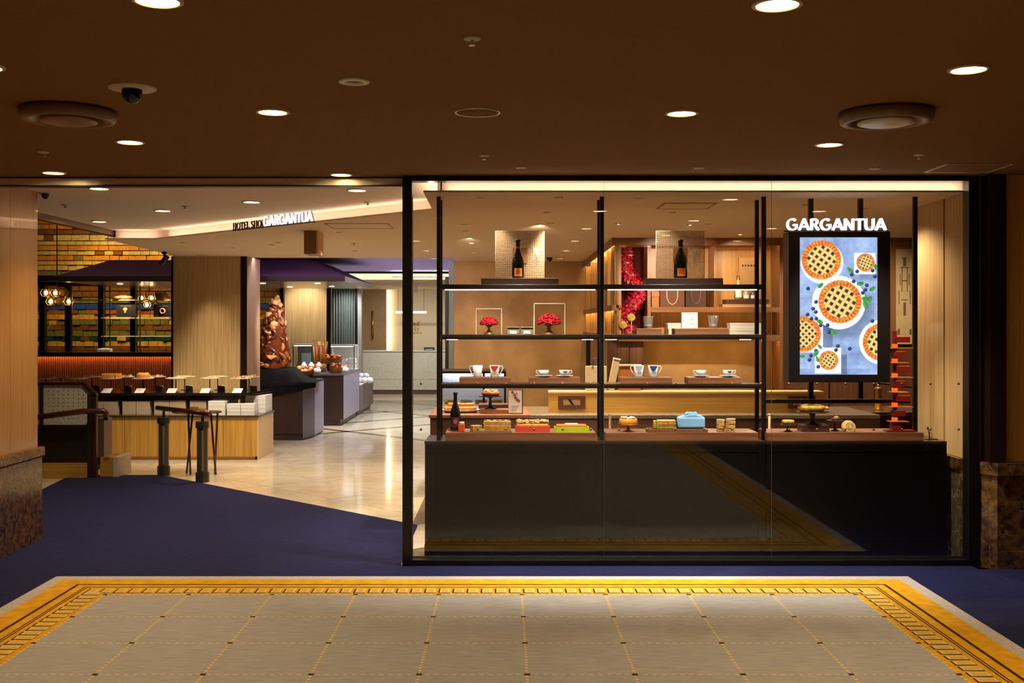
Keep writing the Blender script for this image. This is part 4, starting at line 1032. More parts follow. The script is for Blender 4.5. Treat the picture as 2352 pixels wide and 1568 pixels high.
MB().cbox(-.052, -.012, 0, .008, .05, .05).build('lettuce', mat('green_leaf', (150, 170, 60), rough=.6), t, bevel=.003)
BLUEC = mat('light_blue_cloth', (142, 198, 240), rough=.75, var=.12, vscale=9, bump=.3)
t = thing('wrapped_parcel', 'box wrapped in light blue cloth knotted on top', 'parcel', (X(1586.5, 7.62), 7.62, PT + .024))
MB().cbox(0, 0, 0, .19, .08, .082).build('wrap', BLUEC, t, bevel=.016, seg=4)
MB().prism([(-.09, .078), (-.01, .098), (.02, .1), (.09, .08), (.08, .07), (-.08, .07)], -.035, .03, axis='y').build('fold', BLUEC, t, bevel=.006)
MB().ell(0, -.005, .101, .022, .018, .012, 12, 8, noise=.12, seed=3).build('knot', BLUEC, t)
for sgn in (-1, 1): MB().tube([(0, -.005, .1), (sgn * .03, -.012, .104), (sgn * .05, -.02, .093)], [.008, .012, .003], 8).build('knot_end', BLUEC, t)
COOK = mat('cookie', (214, 170, 100), rough=.8, var=.25, vscale=50, bump=.4)
for px, n_c, r_, l_, yy_ in ((1655, 9, .029, 'thinner stack of round biscuits behind the other stack', 7.66), (1678, 10, .034, 'thicker stack of round biscuits at the end of the plinth', 7.61)):
    t = thing('biscuit_stack', l_, 'biscuits', (X(px, yy_), yy_, PT))
    for i in range(n_c):
        MB().lathe([(.0001, 0), (r_ * .92, 0), (r_, .003), (r_ * .96, .0085), (.0001, .0088)], 20, cap=False).build('biscuit', COOK, t, loc=(r9.uniform(-.002, .002), r9.uniform(-.002, .002), i * .0092))
for px, l_ in ((1401, 'slim pale post behind the copper cake stand'), (1767, 'slim pale post behind the small pie stand')):
    t = thing('slim_post', l_, 'post', (X(px, 7.9), 7.9, CT))
    MB().lathe([(.0001, 0), (.018, 0), (.018, .005), (.008, .006), (.008, .15), (.0001, .15)], 14, cap=False).build('shaft', mat('cream_post', (222, 186, 130), rough=.4), t)
    MB().lathe([(.0001, .15), (.011, .15), (.011, .158), (.0001, .16)], 14, cap=False).build('cap', ACRYLE, t)
DSTAND = mat('dark_stand', (52, 34, 26), rough=.35)
def pie_thing(name, label, px, Y, zb, r, h_, cut=False):
    t = thing(name, label, 'pie', (X(px, Y), Y, zb))
    MB().lathe([(.0001, 0), (r * .86, 0), (r, h_ * .6), (r * .97, h_ * .9), (r * .86, h_), (r * .8, h_ * .8), (.0001, h_ * .85)], 30, cap=False).build('crust', BRNC if cut else YELC, t)
    for i in range(-2, 3):
        l_ = math.sqrt(max(.05, 1 - (i * .3) ** 2)) * r * .8
        MB().cbox(0, i * r * .3, h_ * .8, 2 * l_, r * .14, h_ * .16).build('lattice_strip', CREAMC, t)
    return t
t, zt_ = stand_cake(1810, 'small dark cake stand under the little cream pie', 7.62, .055, .048, DSTAND, None)
c = pie_thing('small_pie', 'little golden pie on the small dark stand', 1810, 7.62, PT + zt_, .043, .03)
t = tag(MB().cbox(0, 0, 0, .19, .13, .046).build('display_plinth', DWALNUT, loc=(X(1867.5, 7.66), 7.66, PT), bevel=.002), 'dark walnut plinth under the tall dark cake stand', 'plinth')
t, zt_ = stand_cake(1866, 'tall dark cake stand carrying the big golden pie', 7.66, .112, .088, DSTAND, None, zb=PT + .046)
c = pie_thing('large_pie', 'big golden pie with a cut side on the tall dark stand', 1864, 7.66, PT + .046 + zt_, .094, .044)
for i in range(7): MB().ell(.05 + r9.uniform(-.03, .035), -.05 + r9.uniform(-.025, .02), .03, .016, .014, .012, 8, 6, noise=.2, seed=i).build('filling', NUT if i % 2 else ORC, c)
t, zt_ = stand_cake(1918, 'dark flared dish stand between the big pie and round bun', 7.66, .058, .074, DSTAND, None)
c = thing('chocolate_tart', 'small dark tart with a cream curl on the flared stand', 'tart', (X(1919, 7.66), 7.66, PT + zt_))
MB().lathe([(.0001, 0), (.026, 0), (.03, .012), (.0001, .014)], 20, cap=False).build('tart_shell', NUT, c)
MB().ell(.006, 0, .018, .018, .014, .01, 10, 6, noise=.15, seed=2).build('cream_curl', CREAMC, c)
t = thing('round_bun', 'pale round bun with an embossed swirl leaning on the plinth', 'bun', (X(1949, 7.60), 7.60, PT + .032))
t.rotation_euler = (1.15, 0, .1)
MB().lathe([(.0001, -.018), (.04, -.018), (.05, -.006), (.05, .006), (.042, .016), (.0001, .02)], 28, cap=False).build('dough', CRUM, t)
MB().tube([(.03 * math.cos(i * .5) * (1 - i / 30), .03 * math.sin(i * .5) * (1 - i / 30), .0195 - .0015 * (i < 4)) for i in range(22)], .002, 6).build('swirl', mat('baked_line', (170, 116, 56), rough=.7), t)
# red tower lamp of stacked boxes and boards
t = thing('tower_lamp', 'red wooden tower lamp of stacked boxes and thin boards', 'lamp', (X(2068, 7.62), 7.62, PT))
RW = wood('cherry_red', (104, 20, 8), (128, 30, 12), 'x', rough=.35); RWD = mat('cherry_edge', (204, 104, 50), rough=.4)
GLOWO = emis('lamp_glow', (255, 92, 24), 1.6)
u = 7.62 / FPX
MB().box(-.105, .09, -.05, .05, 0, .012).build('base_board', RW, t, bevel=.002)
MB().box(-.065, -.005, -.035, .03, .012, .07).build('base_block', RW, t)
MB().box(-.052, -.028, -.014, .012, .07, .70).build('post', RW, t)
zz = .07; alt = 0
for i in range(6):
    MB().box(-.055, -.025, -.018, .016, zz + .002, zz + .03).build('lit_cube', GLOWO, t)
    b0, b1 = ((-.095, .075) if alt else (-.085, .045))
    MB().box(b0, b1, -.045, .04, zz, zz + .0035).build('thin_board', RWD, t)
    if i < 6:
        c0, c1 = ((-.04, .055) if alt else (-.058, .022))
        MB().box(c0, c1, -.036, .03, zz + .040, zz + .078).build('shade_box', RW, t)
        MB().box(c0 + .012, c1, -.037, .031, zz + .078, zz + .082).build('shade_rim', RWD, t)
    zz += .102; alt ^= 1
spot((X(2068, 7.62), 7.58, PT + .3), (X(2068, 7.62), 7.62, PT), 0.6, (1, .35, .1), 120, .9, .02)
t = thing('cable_clip', 'small black tripod holding a cable end on the cabinet corner', 'cable holder', (X(2135, 7.66), 7.66, CT))
MB().box(-.035, .05, -.02, .02, 0, .004).build('base_pad', BLACKM, t)
MB().tube([(0, 0, .003), (-.002, 0, .04), (-.01, 0, .075)], .004, 8).build('stem', BLACKM, t)
MB().tube([(-.002, 0, .05), (.016, 0, .04), (.018, 0, .02), (.01, 0, .006)], .002, 6).build('cord', BLACKM, t)
MB().ell(-.012, 0, .078, .008, .006, .008, 10, 6).build('tip', BRONZE, t)
# ------------------------------------------------------------------ service counter behind the rack
DKB = wood('counter_brown', (70, 44, 30), (88, 56, 38), 'x', rough=.35)
GRAN = mat('granite', (44, 34, 28), rough=.25, rgb2=(150, 130, 104), vscale=180)
sc = thing('service_counter', 'dark brown service counter with granite top behind the display rack', 'counter', (1.15, 9.05, 0))
cx0, cx1 = X(985, 8.6) - 1.15, 2.95 - 1.15
MB().box(cx0 + .01, cx1, -.44, .43, .06, .875).build('body', DKB, sc)
MB().box(cx0 + .05, cx1, -.38, .40, 0, .06).build('plinth', BLACKM, sc)
MB().box(cx0, X(1216, 8.6) - 1.15, -.45, .45, .875, .9).build('wood_top', WALNUT, sc, bevel=.003)
MB().box(X(1216, 8.6) - 1.15, cx1, -.45, .45, .87, .9).build('granite_top', GRAN, sc, bevel=.004)
pn = thing('oak_screen', 'low oak screen panel with pale top edge on the granite counter', 'screen panel', (X(1575, 8.85), 8.85, .9))
pw = (X(1890, 8.85) - X(1260, 8.85)) / 2
MB().box(-pw, pw, -.02, .02, 0, Z(903, 8.85) - .9).build('panel', OAKX, pn)
MB().box(-pw, pw, -.024, .14, Z(903, 8.85) - .9, Z(898, 8.85) - .9).build('cap', mat('pale_oak_cap', (226, 190, 126), rough=.4), pn, bevel=.002)
def plaque(px0, px1, label):
    t = thing('window_plaque', label, 'plaque', (X((px0 + px1) / 2, 8.82), 8.82, Z(938, 8.82)))
    w = (px1 - px0) * 8.82 / FPX; h_ = 29 * 8.82 / FPX
    PM = mat('plaque_brown', (84, 44, 24), rough=.45)
    iw, i0, i1 = w * .32, h_ * .28, h_ * .74
    MB().box(-w / 2, w / 2, -.004, .008, 0, i0).build('rail', PM, t); MB().box(-w / 2, w / 2, -.004, .008, i1, h_).build('rail', PM, t)
    MB().box(-w / 2, -iw, -.004, .008, i0, i1).build('stile', PM, t); MB().box(iw, w / 2, -.004, .008, i0, i1).build('stile', PM, t)
    MB().box(-iw, iw, .003, .008, i0, i1).build('inset', mat('plaque_inset', (186, 150, 100), rough=.4), t)
    MB().prism([(-.03, i1), (-.012, i1), (.022, i0), (.004, i0)], -.002, .003, axis='y').build('diagonal_bar', BRONZE, t)
plaque(1282, 1344, 'brown window plaque on the oak screen below the teacups')
plaque(1810, 1873, 'brown window plaque on the oak screen below the digital screen')
# things on the counter's wood end
CTZ = .9
def on_counter(px, Y): return (X(px, Y), Y, CTZ)
t = thing('serving_platter', 'long white platter of golden baked bread slices', 'platter', on_counter(1058, 8.85))
MB().lathe([(.0001, .012), (.13, .012), (.16, .02), (.165, .024), (.15, .016), (.13, .006), (.0001, .006)], 32, cap=False, sy=.6).build('plate', CHINA, t)
MB().cbox(0, .0, 0, .24, .12, .006).build('foot', DWALNUT, t)
GOLDB = mat('golden_bread', (222, 150, 52), rough=.6, var=.3, vscale=40, bump=.5)
for i, (bx_, by_, bz_) in enumerate(((-.10, -.02, .02), (-.035, -.03, .02), (.035, -.03, .02), (.095, -.02, .02), (-.07, .02, .048), (0, .015, .048), (.07, .02, .048))):
    MB().cbox(bx_, by_, bz_, .07, .05, .026).build('bread_slice', GOLDB, t, bevel=.007)
t = tag(MB().cbox(0, 0, 0, .26, .2, .055).build('display_plinth', DWALNUT, loc=on_counter(1136, 9.06), bevel=.002), 'dark walnut block behind the black cake stand', 'plinth')
t = tag(MB().cbox(0, 0, 0, .24, .16, .032).build('display_plinth', WALNUT, loc=on_counter(1138, 8.80), bevel=.002), 'low walnut block under the black cake stand', 'plinth')
t = thing('cake_stand', 'black pedestal stand carrying a brown loaf on the service counter', 'cake stand', (X(1126, 8.80), 8.80, CTZ + .032))
BS = mat('black_stand', (20, 19, 22), rough=.2)
MB().lathe([(.0001, 0), (.05, 0), (.045, .008), (.014, .02), (.012, .085), (.03, .096), (.095, .1), (.095, .106), (.0001, .106)], 32, cap=False).build('pedestal', BS, t)
c = thing('round_loaf', 'low round brown loaf on the black pedestal stand', 'bread', (X(1127, 8.80), 8.80, CTZ + .138))
MB().lathe([(.0001, 0), (.06, 0), (.074, .012), (.072, .028), (.05, .042), (.0001, .046)], 28, cap=False).build('crumb', BRNC, c)
for i in range(6): MB().ell(.045 * math.cos(i), .045 * math.sin(i), .042, .016, .014, .008, 8, 6, noise=.2, seed=i).build('glazed_piece', ORC, c)
t = thing('menu_sign', 'white counter sign with a printed red pastry picture', 'sign', on_counter(1184, 8.72))
MB().cbox(0, 0, 0, .118, .012, .19).build('frame', BLACKM, t)
MB().cbox(-.002, -.0075, .006, .108, .003, .18).build('sheet', mat('sign_paper', (214, 208, 194), rough=.6), t)
pm = [mat('print_' + n_, c_, rough=.6) for n_, c_ in (('rust', (178, 88, 56)), ('peach', (214, 150, 110)), ('maroon', (120, 40, 28)))]
r5 = random.Random(11); pr_ = MB()
for i in range(34):
    tt = i / 34; a_ = r5.uniform(-.012, .012)
    xx = -.02 + tt * .05 + a_; zz_ = .17 - tt * .07 + r5.uniform(-.014, .014); s_ = r5.uniform(.004, .011)
    pr_.prism([(xx - s_, zz_), (xx, zz_ - s_), (xx + s_, zz_), (xx, zz_ + s_)], -.0096 - .0002 * (i % 4), -.009, axis='y', m=i % 3)
for i in range(4): pr_.box(-.035, .03 - .008 * i, -.0096, -.009, .06 - i * .012, .063 - i * .012, 2)
po = pr_.build('printed_pastry', pm, t)
# refrigerated showcase
t = thing('glass_showcase', 'brightly lit glass pastry showcase beyond the service counter', 'showcase', (X(1085, 10.4), 10.6, 0))
hw = (X(1163, 10.4) - X(1008, 10.4)) / 2
MB().box(-hw, hw, -.3, .3, 0, .82).build('base', DKB, t)
MB().box(-hw, hw, .27, .3, .82, 1.15).build('back_panel', mat('bright_white', (235, 240, 245), rough=.5), t)
MB().box(-hw, hw, -.3, .3, .82, .84).build('deck', WHITE, t)
MB().box(-hw, hw, -.3, .3, 1.15, 1.17).build('top', BLACKM, t)
MB().box(-hw + .02, hw - .02, .2, .23, 1.135, 1.149).build('led_strip', emis('showcase_led', (225, 238, 255), 14.0), t)
for px in (-hw, hw - .02, .1): MB().box(px, px + .02, -.3, -.28, .84, 1.15).build('corner_bar', BLACKM, t)
MB().add([(-hw, -.301, .84), (hw, -.301, .84), (hw, -.301, 1.15), (-hw, -.301, 1.15)], [(0, 1, 2, 3)]).build('front_pane', GLASS, t)
for i in range(4):
    c = MB(); c.lathe([(.0001, 0), (.06, 0), (.06, .04), (.0001, .045)], 18, cap=False)
    c.build('chilled_cake', [CREAMC, WHITE, ORC, CREAMC][i], t, loc=(-.22 + i * .15, .05, .84))
# paper bags and box on the screen's ledge
BAG = mat('paper_bag', (206, 180, 134), rough=.8)
LZ = Z(898, 8.85)
def paper_bag(px, Y, z, w, d, h_, label, m, hm, ropes=True):
    t = thing('paper_bag', label, 'bag', (X(px, Y), Y, z))
    MB().cbox(0, 0, 0, w, d, h_).build('bag_body', m, t, bevel=.002)
    for yy_ in ((-d / 2 - .002, d / 2 + .002) if ropes else (-d / 2 - .002,)):
        MB().tube([(-w * .16, yy_, h_ - .02), (-w * .16, yy_, h_ + h_ * .2), (-w * .06, yy_, h_ + h_ * .32), (w * .06, yy_, h_ + h_ * .32), (w * .16, yy_, h_ + h_ * .2), (w * .16, yy_, h_ - .02)], .0028, 6).build('handle', hm, t)
    return t
BK = mat('black_cord', (30, 24, 18), rough=.6)
paper_bag(1369, 8.93, LZ, .17, .05, .20, 'kraft paper bag standing behind the middle rack post', BAG, BK)
t = thing('upright_box', 'slim tilted cream box leaning on the oak screen ledge', 'box', (X(1402, 8.92), 8.92, LZ))
t.rotation_euler = (0, .2, 0)
MB().cbox(0, 0, .008, .055, .05, .25).build('carton', BAG, t, bevel=.002)
MB().cbox(0, -.003, .258, .058, .05, .012).build('lid', CARD, t)
t = thing('wood_box', 'orange brown wooden box with a pale lid behind the blue mugs', 'box', (X(1446, 8.95), 8.95, LZ))
MB().cbox(0, 0, 0, .17, .1, .2).build('case', mat('orange_wood', (178, 108, 40), rough=.5), t)
MB().cbox(0, 0, .2, .19, .11, .012).build('lid', mat('pale_lid', (214, 186, 140), rough=.5), t)
# worktop behind the digital screen
wt = thing('steel_worktop', 'stainless worktop with sink behind the digital screen', 'worktop', (3.3, 9.45, 0))
STW = mat('worktop_steel', (150, 130, 100), rough=.25, metal=.8)
MB().box(-.33, 1.1, -.4, .3, 0, .86).build('body', DKB, wt)
MB().box(-.34, 1.12, -.42, .32, .86, .885).build('top', STW, wt, bevel=.003)
MB().box(.0, .5, -.2, .1, .8851, .889).build('sink_rim', CHROME, wt)
t = thing('brass_dispenser', 'tall brass dispenser on the worktop behind the red tower lamp', 'dispenser', (X(2017, 9.3), 9.3, .885))
MB().lathe([(.0001, 0), (.04, 0), (.04, .008), (.026, .014), (.026, .17), (.03, .175), (.03, .19), (.0001, .195)], 22, cap=False).build('barrel', mat('amber_brass', (190, 130, 36), rough=.3, metal=.7), t)
MB().ell(0, 0, .205, .014, .014, .014, 12, 8).build('knob', BRASS, t)
t = thing('tablet_screen', 'thin dark tablet slab tilted behind the red tower lamp', 'tablet', (X(2052, 9.0), 9.0, .885))
MB().tube([(0, 0, 0), (0, 0, .2)], .01, 8).build('stem', BLACKM, t)
MB().prism([(-.16, .24), (.16, .2), (.16, .215), (-.16, .256)], -.1, .08, axis='y').build('slab', mat('slate_grey', (86, 84, 72), rough=.3), t)

# ------------------------------------------------------------------ back wall shelving
BY = 11.25
bs = thing('shelf_cabinet', 'tall wooden niche shelving on the back wall of the shop', 'shelving', (2.0, 11.45, 0))
def bbox_(name, px0, px1, z0, z1, ya, yb, m, Y=BY, par=bs):
    return MB().box(X(px0, Y) - 2.0, X(px1, Y) - 2.0, ya - 11.45, yb - 11.45, z0, z1).build(name, m, par)
ZS0, ZS1, ZH = Z(779, BY), Z(705, BY), Z(563, BY)
bbox_('header', 1416, 1800, ZH, 2.499, BY, BY + .03, SHX)
bbox_('side_post', 1416, 1421, ZS0, ZH, BY, BY + .36, SHW)
bbox_('back_panel', 1421, 1487, ZS0, ZH, BY + .3, BY + .32, mat('dark_red_wood', (64, 20, 15), rough=.85, rgb2=(80, 28, 20), vscale=1.6, stretch=(28, 28, .9), spec=.05))
bbox_('back_panel', 1495, 1797, ZS0, ZH, BY + .33, BY + .35, wood('niche_wood', (176, 124, 60), (200, 150, 82), 'z'))
bbox_('divider', 1487, 1495, ZS0, ZH, BY, BY + .34, SHW)
bbox_('divider', 1640, 1646, ZS1, ZH, BY, BY + .34, SHW)
bbox_('side_post', 1791, 1800, 0, ZH, BY, BY + .36, SHW)
bbox_('shelf', 1495, 1791, ZS1 - .03, ZS1, BY, BY + .34, SHX)
bbox_('shelf', 1421, 1791, ZS0, ZS0 + .045, BY, BY + .34, SHX)
LEDN = emis('led_niche', (255, 206, 130), 9.0)
LEDU = emis('led_under', (255, 206, 130), 26.0)
bbox_('shelf_lip', 1495, 1791, ZS1 - .052, ZS1 - .03, BY, BY + .012, SHX)
bbox_('shelf_lip', 1421, 1791, ZS0 - .02, ZS0, BY, BY + .012, SHX)
for a_, b_, z_ in ((1500, 1636, ZH + .008), (1650, 1788, ZH + .008), (1500, 1788, ZS1 - .042), (1500, 1788, ZS0 - .012)):
    bbox_('led_strip', a_, b_, z_, z_ + .011, BY + .05, BY + .07, LEDU if z_ < ZS0 else LEDN)
for a_, b_ in ((1397, 1419), (1420, 1447), (1449, 1481)): bbox_('lower_door', a_, b_, 0, ZS0 - .012, BY + .1, BY + .13, WALNUTZ)
# things on the shelves (bottom shelf top SB, middle shelf top SM)
SB, SM, NY = ZS0 + .045, ZS1, BY + .14
def wbox(px0, px1, h_, z, label, Y=NY, d=.16, m=CARD):
    cx, _, w = place(px0, px1, 0, Y - d / 2, 0)
    t = thing('gift_carton', label, 'box', (cx, Y, z))
    MB().cbox(0, 0, 0, w, d, h_ * .66).build('tray', m, t, bevel=.002); MB().cbox(0, 0, h_ * .66 + .001, w + .006, d + .006, h_ * .34).build('lid', m, t, bevel=.002)
wbox(1536, 1572, .062, SB, 'lower white carton behind the upright gift box')
wbox(1534, 1570, .058, SB + .064, 'upper white carton behind the upright gift box')
wbox(1676, 1750, .062, SB, 'lower of two wide white cartons by the rack end')
wbox(1677, 1749, .058, SB + .064, 'upper of two wide white cartons by the rack end')
BAGB = mat('brown_bag', (116, 68, 42), rough=.7); BAGD = mat('dark_bag', (74, 42, 26), rough=.7)
def hanging_bag(px0, px1, py0, label, m, hm):
    cx, _, w = place(px0, px1, 0, NY - .04, 0); h_ = Z(py0, NY) - SM
    t = thing('shop_bag', label, 'bag', (cx, NY, SM))
    MB().cbox(0, 0, 0, w, .08, h_).build('bag_body', m, t, bevel=.002)
    MB().tube([(-w * .22, -.042, h_ * .9), (-w * .22, -.044, h_ * .45), (-w * .14, -.044, h_ * .22), (0, -.044, h_ * .12), (w * .14, -.044, h_ * .22), (w * .22, -.044, h_ * .45), (w * .22, -.042, h_ * .9)], .005, 6).build('handle', hm, t)
hanging_bag(1516, 1572, 658, 'brown carrier bag with a pale cord handle on the niche shelf', BAGB, mat('cream_cord', (230, 206, 160), rough=.6))
hanging_bag(1575, 1622, 652, 'darker carrier bag with a brown cord handle on the niche shelf', BAGD, mat('brown_cord', (130, 84, 52), rough=.6))
wbox(1497, 1514, .16, SM, 'small wooden carton beside the brown carrier bag', m=mat('orange_wood', (178, 108, 40), rough=.5))
wbox(1660, 1770, .028, SM, 'flat oak board carton under the small bottles', m=mat('pale_board', (206, 150, 92), rough=.5), d=.2)
t = tag(MB().cbox(0, 0, 0, .45, .16, .05).build('display_plinth', DWALNUT, loc=(X(1712, NY), NY, SM + .031), bevel=.002), 'dark walnut plinth under the small bottles in the niche', 'plinth')
def small_bottle(px, label, r, h_, m, cm):
    t = thing('small_bottle', label, 'bottle', (X(px, NY), NY - .03, SM + .081))
    MB().lathe([(.0001, 0), (r, 0), (r, h_ * .5), (r * .4, h_ * .66), (r * .36, h_ * .86), (.0001, h_ * .86)], 18, cap=False).build('bottle_body', m, t)
    MB().lathe([(r * .42, h_ * .82), (r * .42, h_), (.0001, h_)], 14, cap=False).build('cap', cm, t)
    MB().sector(r * 1.02, h_ * .08, h_ * .36, -PI / 2 - .9, -PI / 2 + .9, 8).build('label', CARD, t)
small_bottle(1694, 'slim bottle with a gold neck in the niche', .04, .25, mat('pale_bottle', (190, 168, 120), rough=.15), BRASS)
small_bottle(1712, 'squat tan jar beside the slim gold necked bottle', .036, .13, mat('tan_jar', (196, 150, 92), rough=.3), BRASS)
small_bottle(1728, 'squat grey jar in the niche behind the rack end post', .036, .12, mat('grey_jar', (90, 84, 70), rough=.3), BLACKM)
t = thing('framed_board', 'tall tan framed board standing behind the small bottles', 'board', (X(1722, 11.5), 11.5, SM))
MB().cbox(0, 0, 0, .23, .02, .52).build('sheet', mat('tan_board', (184, 136, 82), rough=.5), t)
for i in range(6): MB().cbox(-.075 + i * .03, -.0106, .43, .016, .001, .018).build('printed_mark', BRONZE, t)
# red feathered figure with two pie pops
path = [(1443, 574, 9), (1437, 590, 15), (1435, 606, 17), (1438, 622, 16), (1446, 638, 19), (1456, 650, 20), (1466, 664, 20), (1468, 680, 20), (1458, 696, 21), (1444, 710, 21), (1432, 726, 20), (1428, 742, 20), (1438, 757, 21), (1444, 767, 20)]
FYv = BY + .14; fb = (X(1442, FYv), FYv, SB)
t = thing('feathered_figure', 'tall wavy figure covered in glittering red petals in dark niche', 'sculpture', fb)
P3d = [Vector((X(a_, FYv) - fb[0], 0, max(.02, Z(b_, FYv) - SB))) for a_, b_, _ in path]; rad_ = [c_ * FYv / FPX for _, _, c_ in path]
MB().tube([tuple(p) for p in P3d], [r_ * .8 for r_ in rad_], 12).build('core', mat('deep_red', (120, 8, 26), rough=.5), t)
r6 = random.Random(21); fm = MB()
for i in range(2300):
    k_ = r6.uniform(0, len(P3d) - 1.001); j = int(k_); f_ = k_ - j
    p = P3d[j].lerp(P3d[j + 1], f_); r_ = rad_[j] * (1 - f_) + rad_[j + 1] * f_
    a_ = r6.uniform(0, 2 * PI); nv = Vector((math.cos(a_), math.sin(a_), r6.uniform(-.5, .5))).normalized()
    q = p + nv * r_ * r6.uniform(.75, 1.0); q.z = max(q.z, .006)
    t1 = nv.orthogonal().normalized(); t2 = nv.cross(t1); sp = r6.uniform(0, PI); t1, t2 = t1 * math.cos(sp) + t2 * math.sin(sp), t2 * math.cos(sp) - t1 * math.sin(sp)
    s_ = r6.uniform(.02, .04); tip = q + t1 * s_ + nv * s_ * .5
    tip.z = max(tip.z, .003)
    fm.add([tuple(q - t2 * s_ * .4), tuple(tip), tuple(q + t2 * s_ * .4)], [(0, 1, 2)], i % 3)
fo = fm.build('petals', [mat('sequin_a', (206, 16, 50), rough=.25, spec=.8), mat('sequin_b', (150, 8, 32), rough=.3), mat('sequin_c', (232, 70, 90), rough=.25)], t); fo['kind'] = 'stuff'
for px, py, l_ in ((1450, 729, 'upper round lattice pie pop in front of the red figure'), (1431, 746, 'lower round lattice pie pop in front of the red figure')):
    yv_ = FYv - .12; zc = Z(py, yv_) - SB
    t = thing('pie_pop', l_, 'pie pop', (X(px, yv_), yv_, SB))
    MB().tube([(0, 0, 0), (0, 0, zc)], .003, 6).build('stick', CARD, t)
    d_ = MB().lathe([(.0001, -.008), (.036, -.008), (.043, 0), (.036, .008), (.0001, .008)], 24, cap=False).build('pastry', YELC, t, loc=(0, 0, zc)); d_.rotation_euler = (PI / 2, 0, 0)
    for i in (-1, 0, 1):
        s1 = MB().cbox(0, i * .018, .008, .052, .006, .004).build('lattice_strip', CREAMC, d_); s2 = MB().cbox(i * .018, 0, .008, .006, .052, .003).build('lattice_strip', BRNC, d_)
# panelled wall right of the shelving with a carved stone panel
bp = MB().box(X(1800, 11.3), 4.95, 11.3, 11.6, 0, 2.5).build('wall_panelled', WALNUTZ); struct(bp)
for px in (1905, 2010): MB().box(X(px, 11.29) - .006, X(px, 11.29) + .006, 11.294, 11.3, 0, 2.42).build('panel_joint', BLACKM, bp)
MB().box(X(1800, 11.3), 4.95, 11.27, 11.3, ZH, 2.5).build('header', SHX, bp)
t = thing('stone_relief', 'pale carved stone panel with symmetric geometric lines in wooden frame', 'wall panel', (X(2076, 11.26), 11.26, Z(790, 11.26)))
pw, ph = 42 * 11.26 / FPX / 2, (790 - 572) * 11.26 / FPX
MB().box(-pw, pw, -.02, .036, 0, ph).build('slab', mat('pale_stone', (206, 178, 128), rough=.7, var=.1), t)
MB().box(-pw - .05, -pw, -.03, .036, -.05, ph + .05).build('frame_stile', SHW, t); MB().box(pw, pw + .05, -.03, .036, -.05, ph + .05).build('frame_stile', SHW, t)
MB().box(-pw, pw, -.03, .036, ph, ph + .05).build('frame_rail', SHX, t)
ln = mat('carved_line', (112, 88, 54), rough=.8)
for (a_, b_, c_, d_) in ((-.03, .03, .90, .91), (-.045, .045, .80, .81), (-.03, -.024, .55, .80), (.024, .03, .55, .80), (-.05, -.044, .62, .74), (.044, .05, .62, .74), (-.03, .03, .46, .47), (-.06, -.054, .42, .56), (.054, .06, .42, .56), (-.012, .012, .30, .44), (-.07, -.05, .10, .16), (.05, .07, .10, .16), (-.03, .03, .66, .672), (-.015, .015, .82, .90)):
    MB().box(a_, b_, -.024, -.0198, c_ * ph, d_ * ph).build('carved_bar', ln, t)
# ------------------------------------------------------------------ balustrade by the stair, rail posts, little table
BLY = 11.5
def bx(px): return X(px, BLY)
ba = thing('stair_balustrade', 'brown framed balustrade with patterned grey panel at the carpet edge', 'balustrade', (bx(214), BLY, 0))
bo = bx(214)
FRM = mat('oxblood_brown', (56, 28, 18), rough=.3); 
zt, zb = Z(879, BLY), Z(975, BLY)
def bb(name, p0, p1, z0, z1, y0, y1, m, par=ba, bev=0): return MB().box(bx(p0) - bo, bx(p1) - bo, y0, y1, z0, z1).build(name, m, par, bevel=bev)
bb('post', 203, 213, 0, Z(905, BLY), -.03, .03, mat('dark_bronze_post', (48, 34, 22), rough=.4), bev=.003)
bb('post', 214, 223, 0, Z(905, BLY), -.03, .03, FRM, bev=.003)
bb('top_rail', 60, 194, zt - .022, zt + .012, -.03, .03, FRM)
MB().prism([(bx(193) - bo, zt + .012), (bx(224) - bo, Z(905, BLY) + .005), (bx(220) - bo, Z(907, BLY) - .03), (bx(190) - bo, zt - .022)], -.03, .03, axis='y').build('angled_rail', FRM, ba)
PATT = mat('patterned_grey_panel', (216, 212, 190), rough=.4, rgb2=(180, 176, 152), vscale=70)
pnl = MB().prism([(bx(60) - bo, zb), (bx(214) - bo, zb), (bx(214) - bo, Z(912, BLY)), (bx(191) - bo, zt - .02), (bx(60) - bo, zt - .02)], -.008, .008, axis='y').build('panel', PATT, ba)
dm_ = MB()
for i in range(9):
    for j in range(9):
        px = 112 + i * 11.5; pz = Z(888 + j * 9.0, BLY)
        if px + (8 - j) * 0 > 205 or (px > 185 and j < 2): continue
        dm_.box(bx(px) - bo - .006, bx(px) - bo + .006, -.0095, -.0079, pz - .006, pz + .006)
do = dm_.build('pattern_dots', mat('panel_dot', (120, 112, 88), rough=.5), pnl); do['kind'] = 'stuff'
bb('mullion', 94, 101, zb, zt - .02, -.03, .03, FRM)
bb('mid_rail', 60, 203, zb - .035, zb, -.03, .03, FRM)
bb('lower_panel', 60, 203, Z(1062, BLY), zb - .035, -.01, .01, mat('near_black_panel', (26, 12, 8), rough=.4))
bb('base', 60, 203, 0, Z(1062, BLY), -.05, .05, OAKX)
rl = MB().tube([(bx(40) - bo, -.12, Z(963, BLY)), (bx(200) - bo, -.12, Z(942, BLY)), (bx(249) - bo, -.12, Z(942, BLY)), (bx(253) - bo, -.12, Z(945, BLY)), (bx(253) - bo, -.12, Z(962, BLY))], .03, 12).build('handrail', mat('rail_red_brown', (84, 38, 20), rough=.25, coat=.4), ba)
MB().tube([(bx(208) - bo, -.12, Z(944, BLY)), (bx(208) - bo, -.03, Z(950, BLY))], .012, 8).build('bracket', BRONZE, rl)
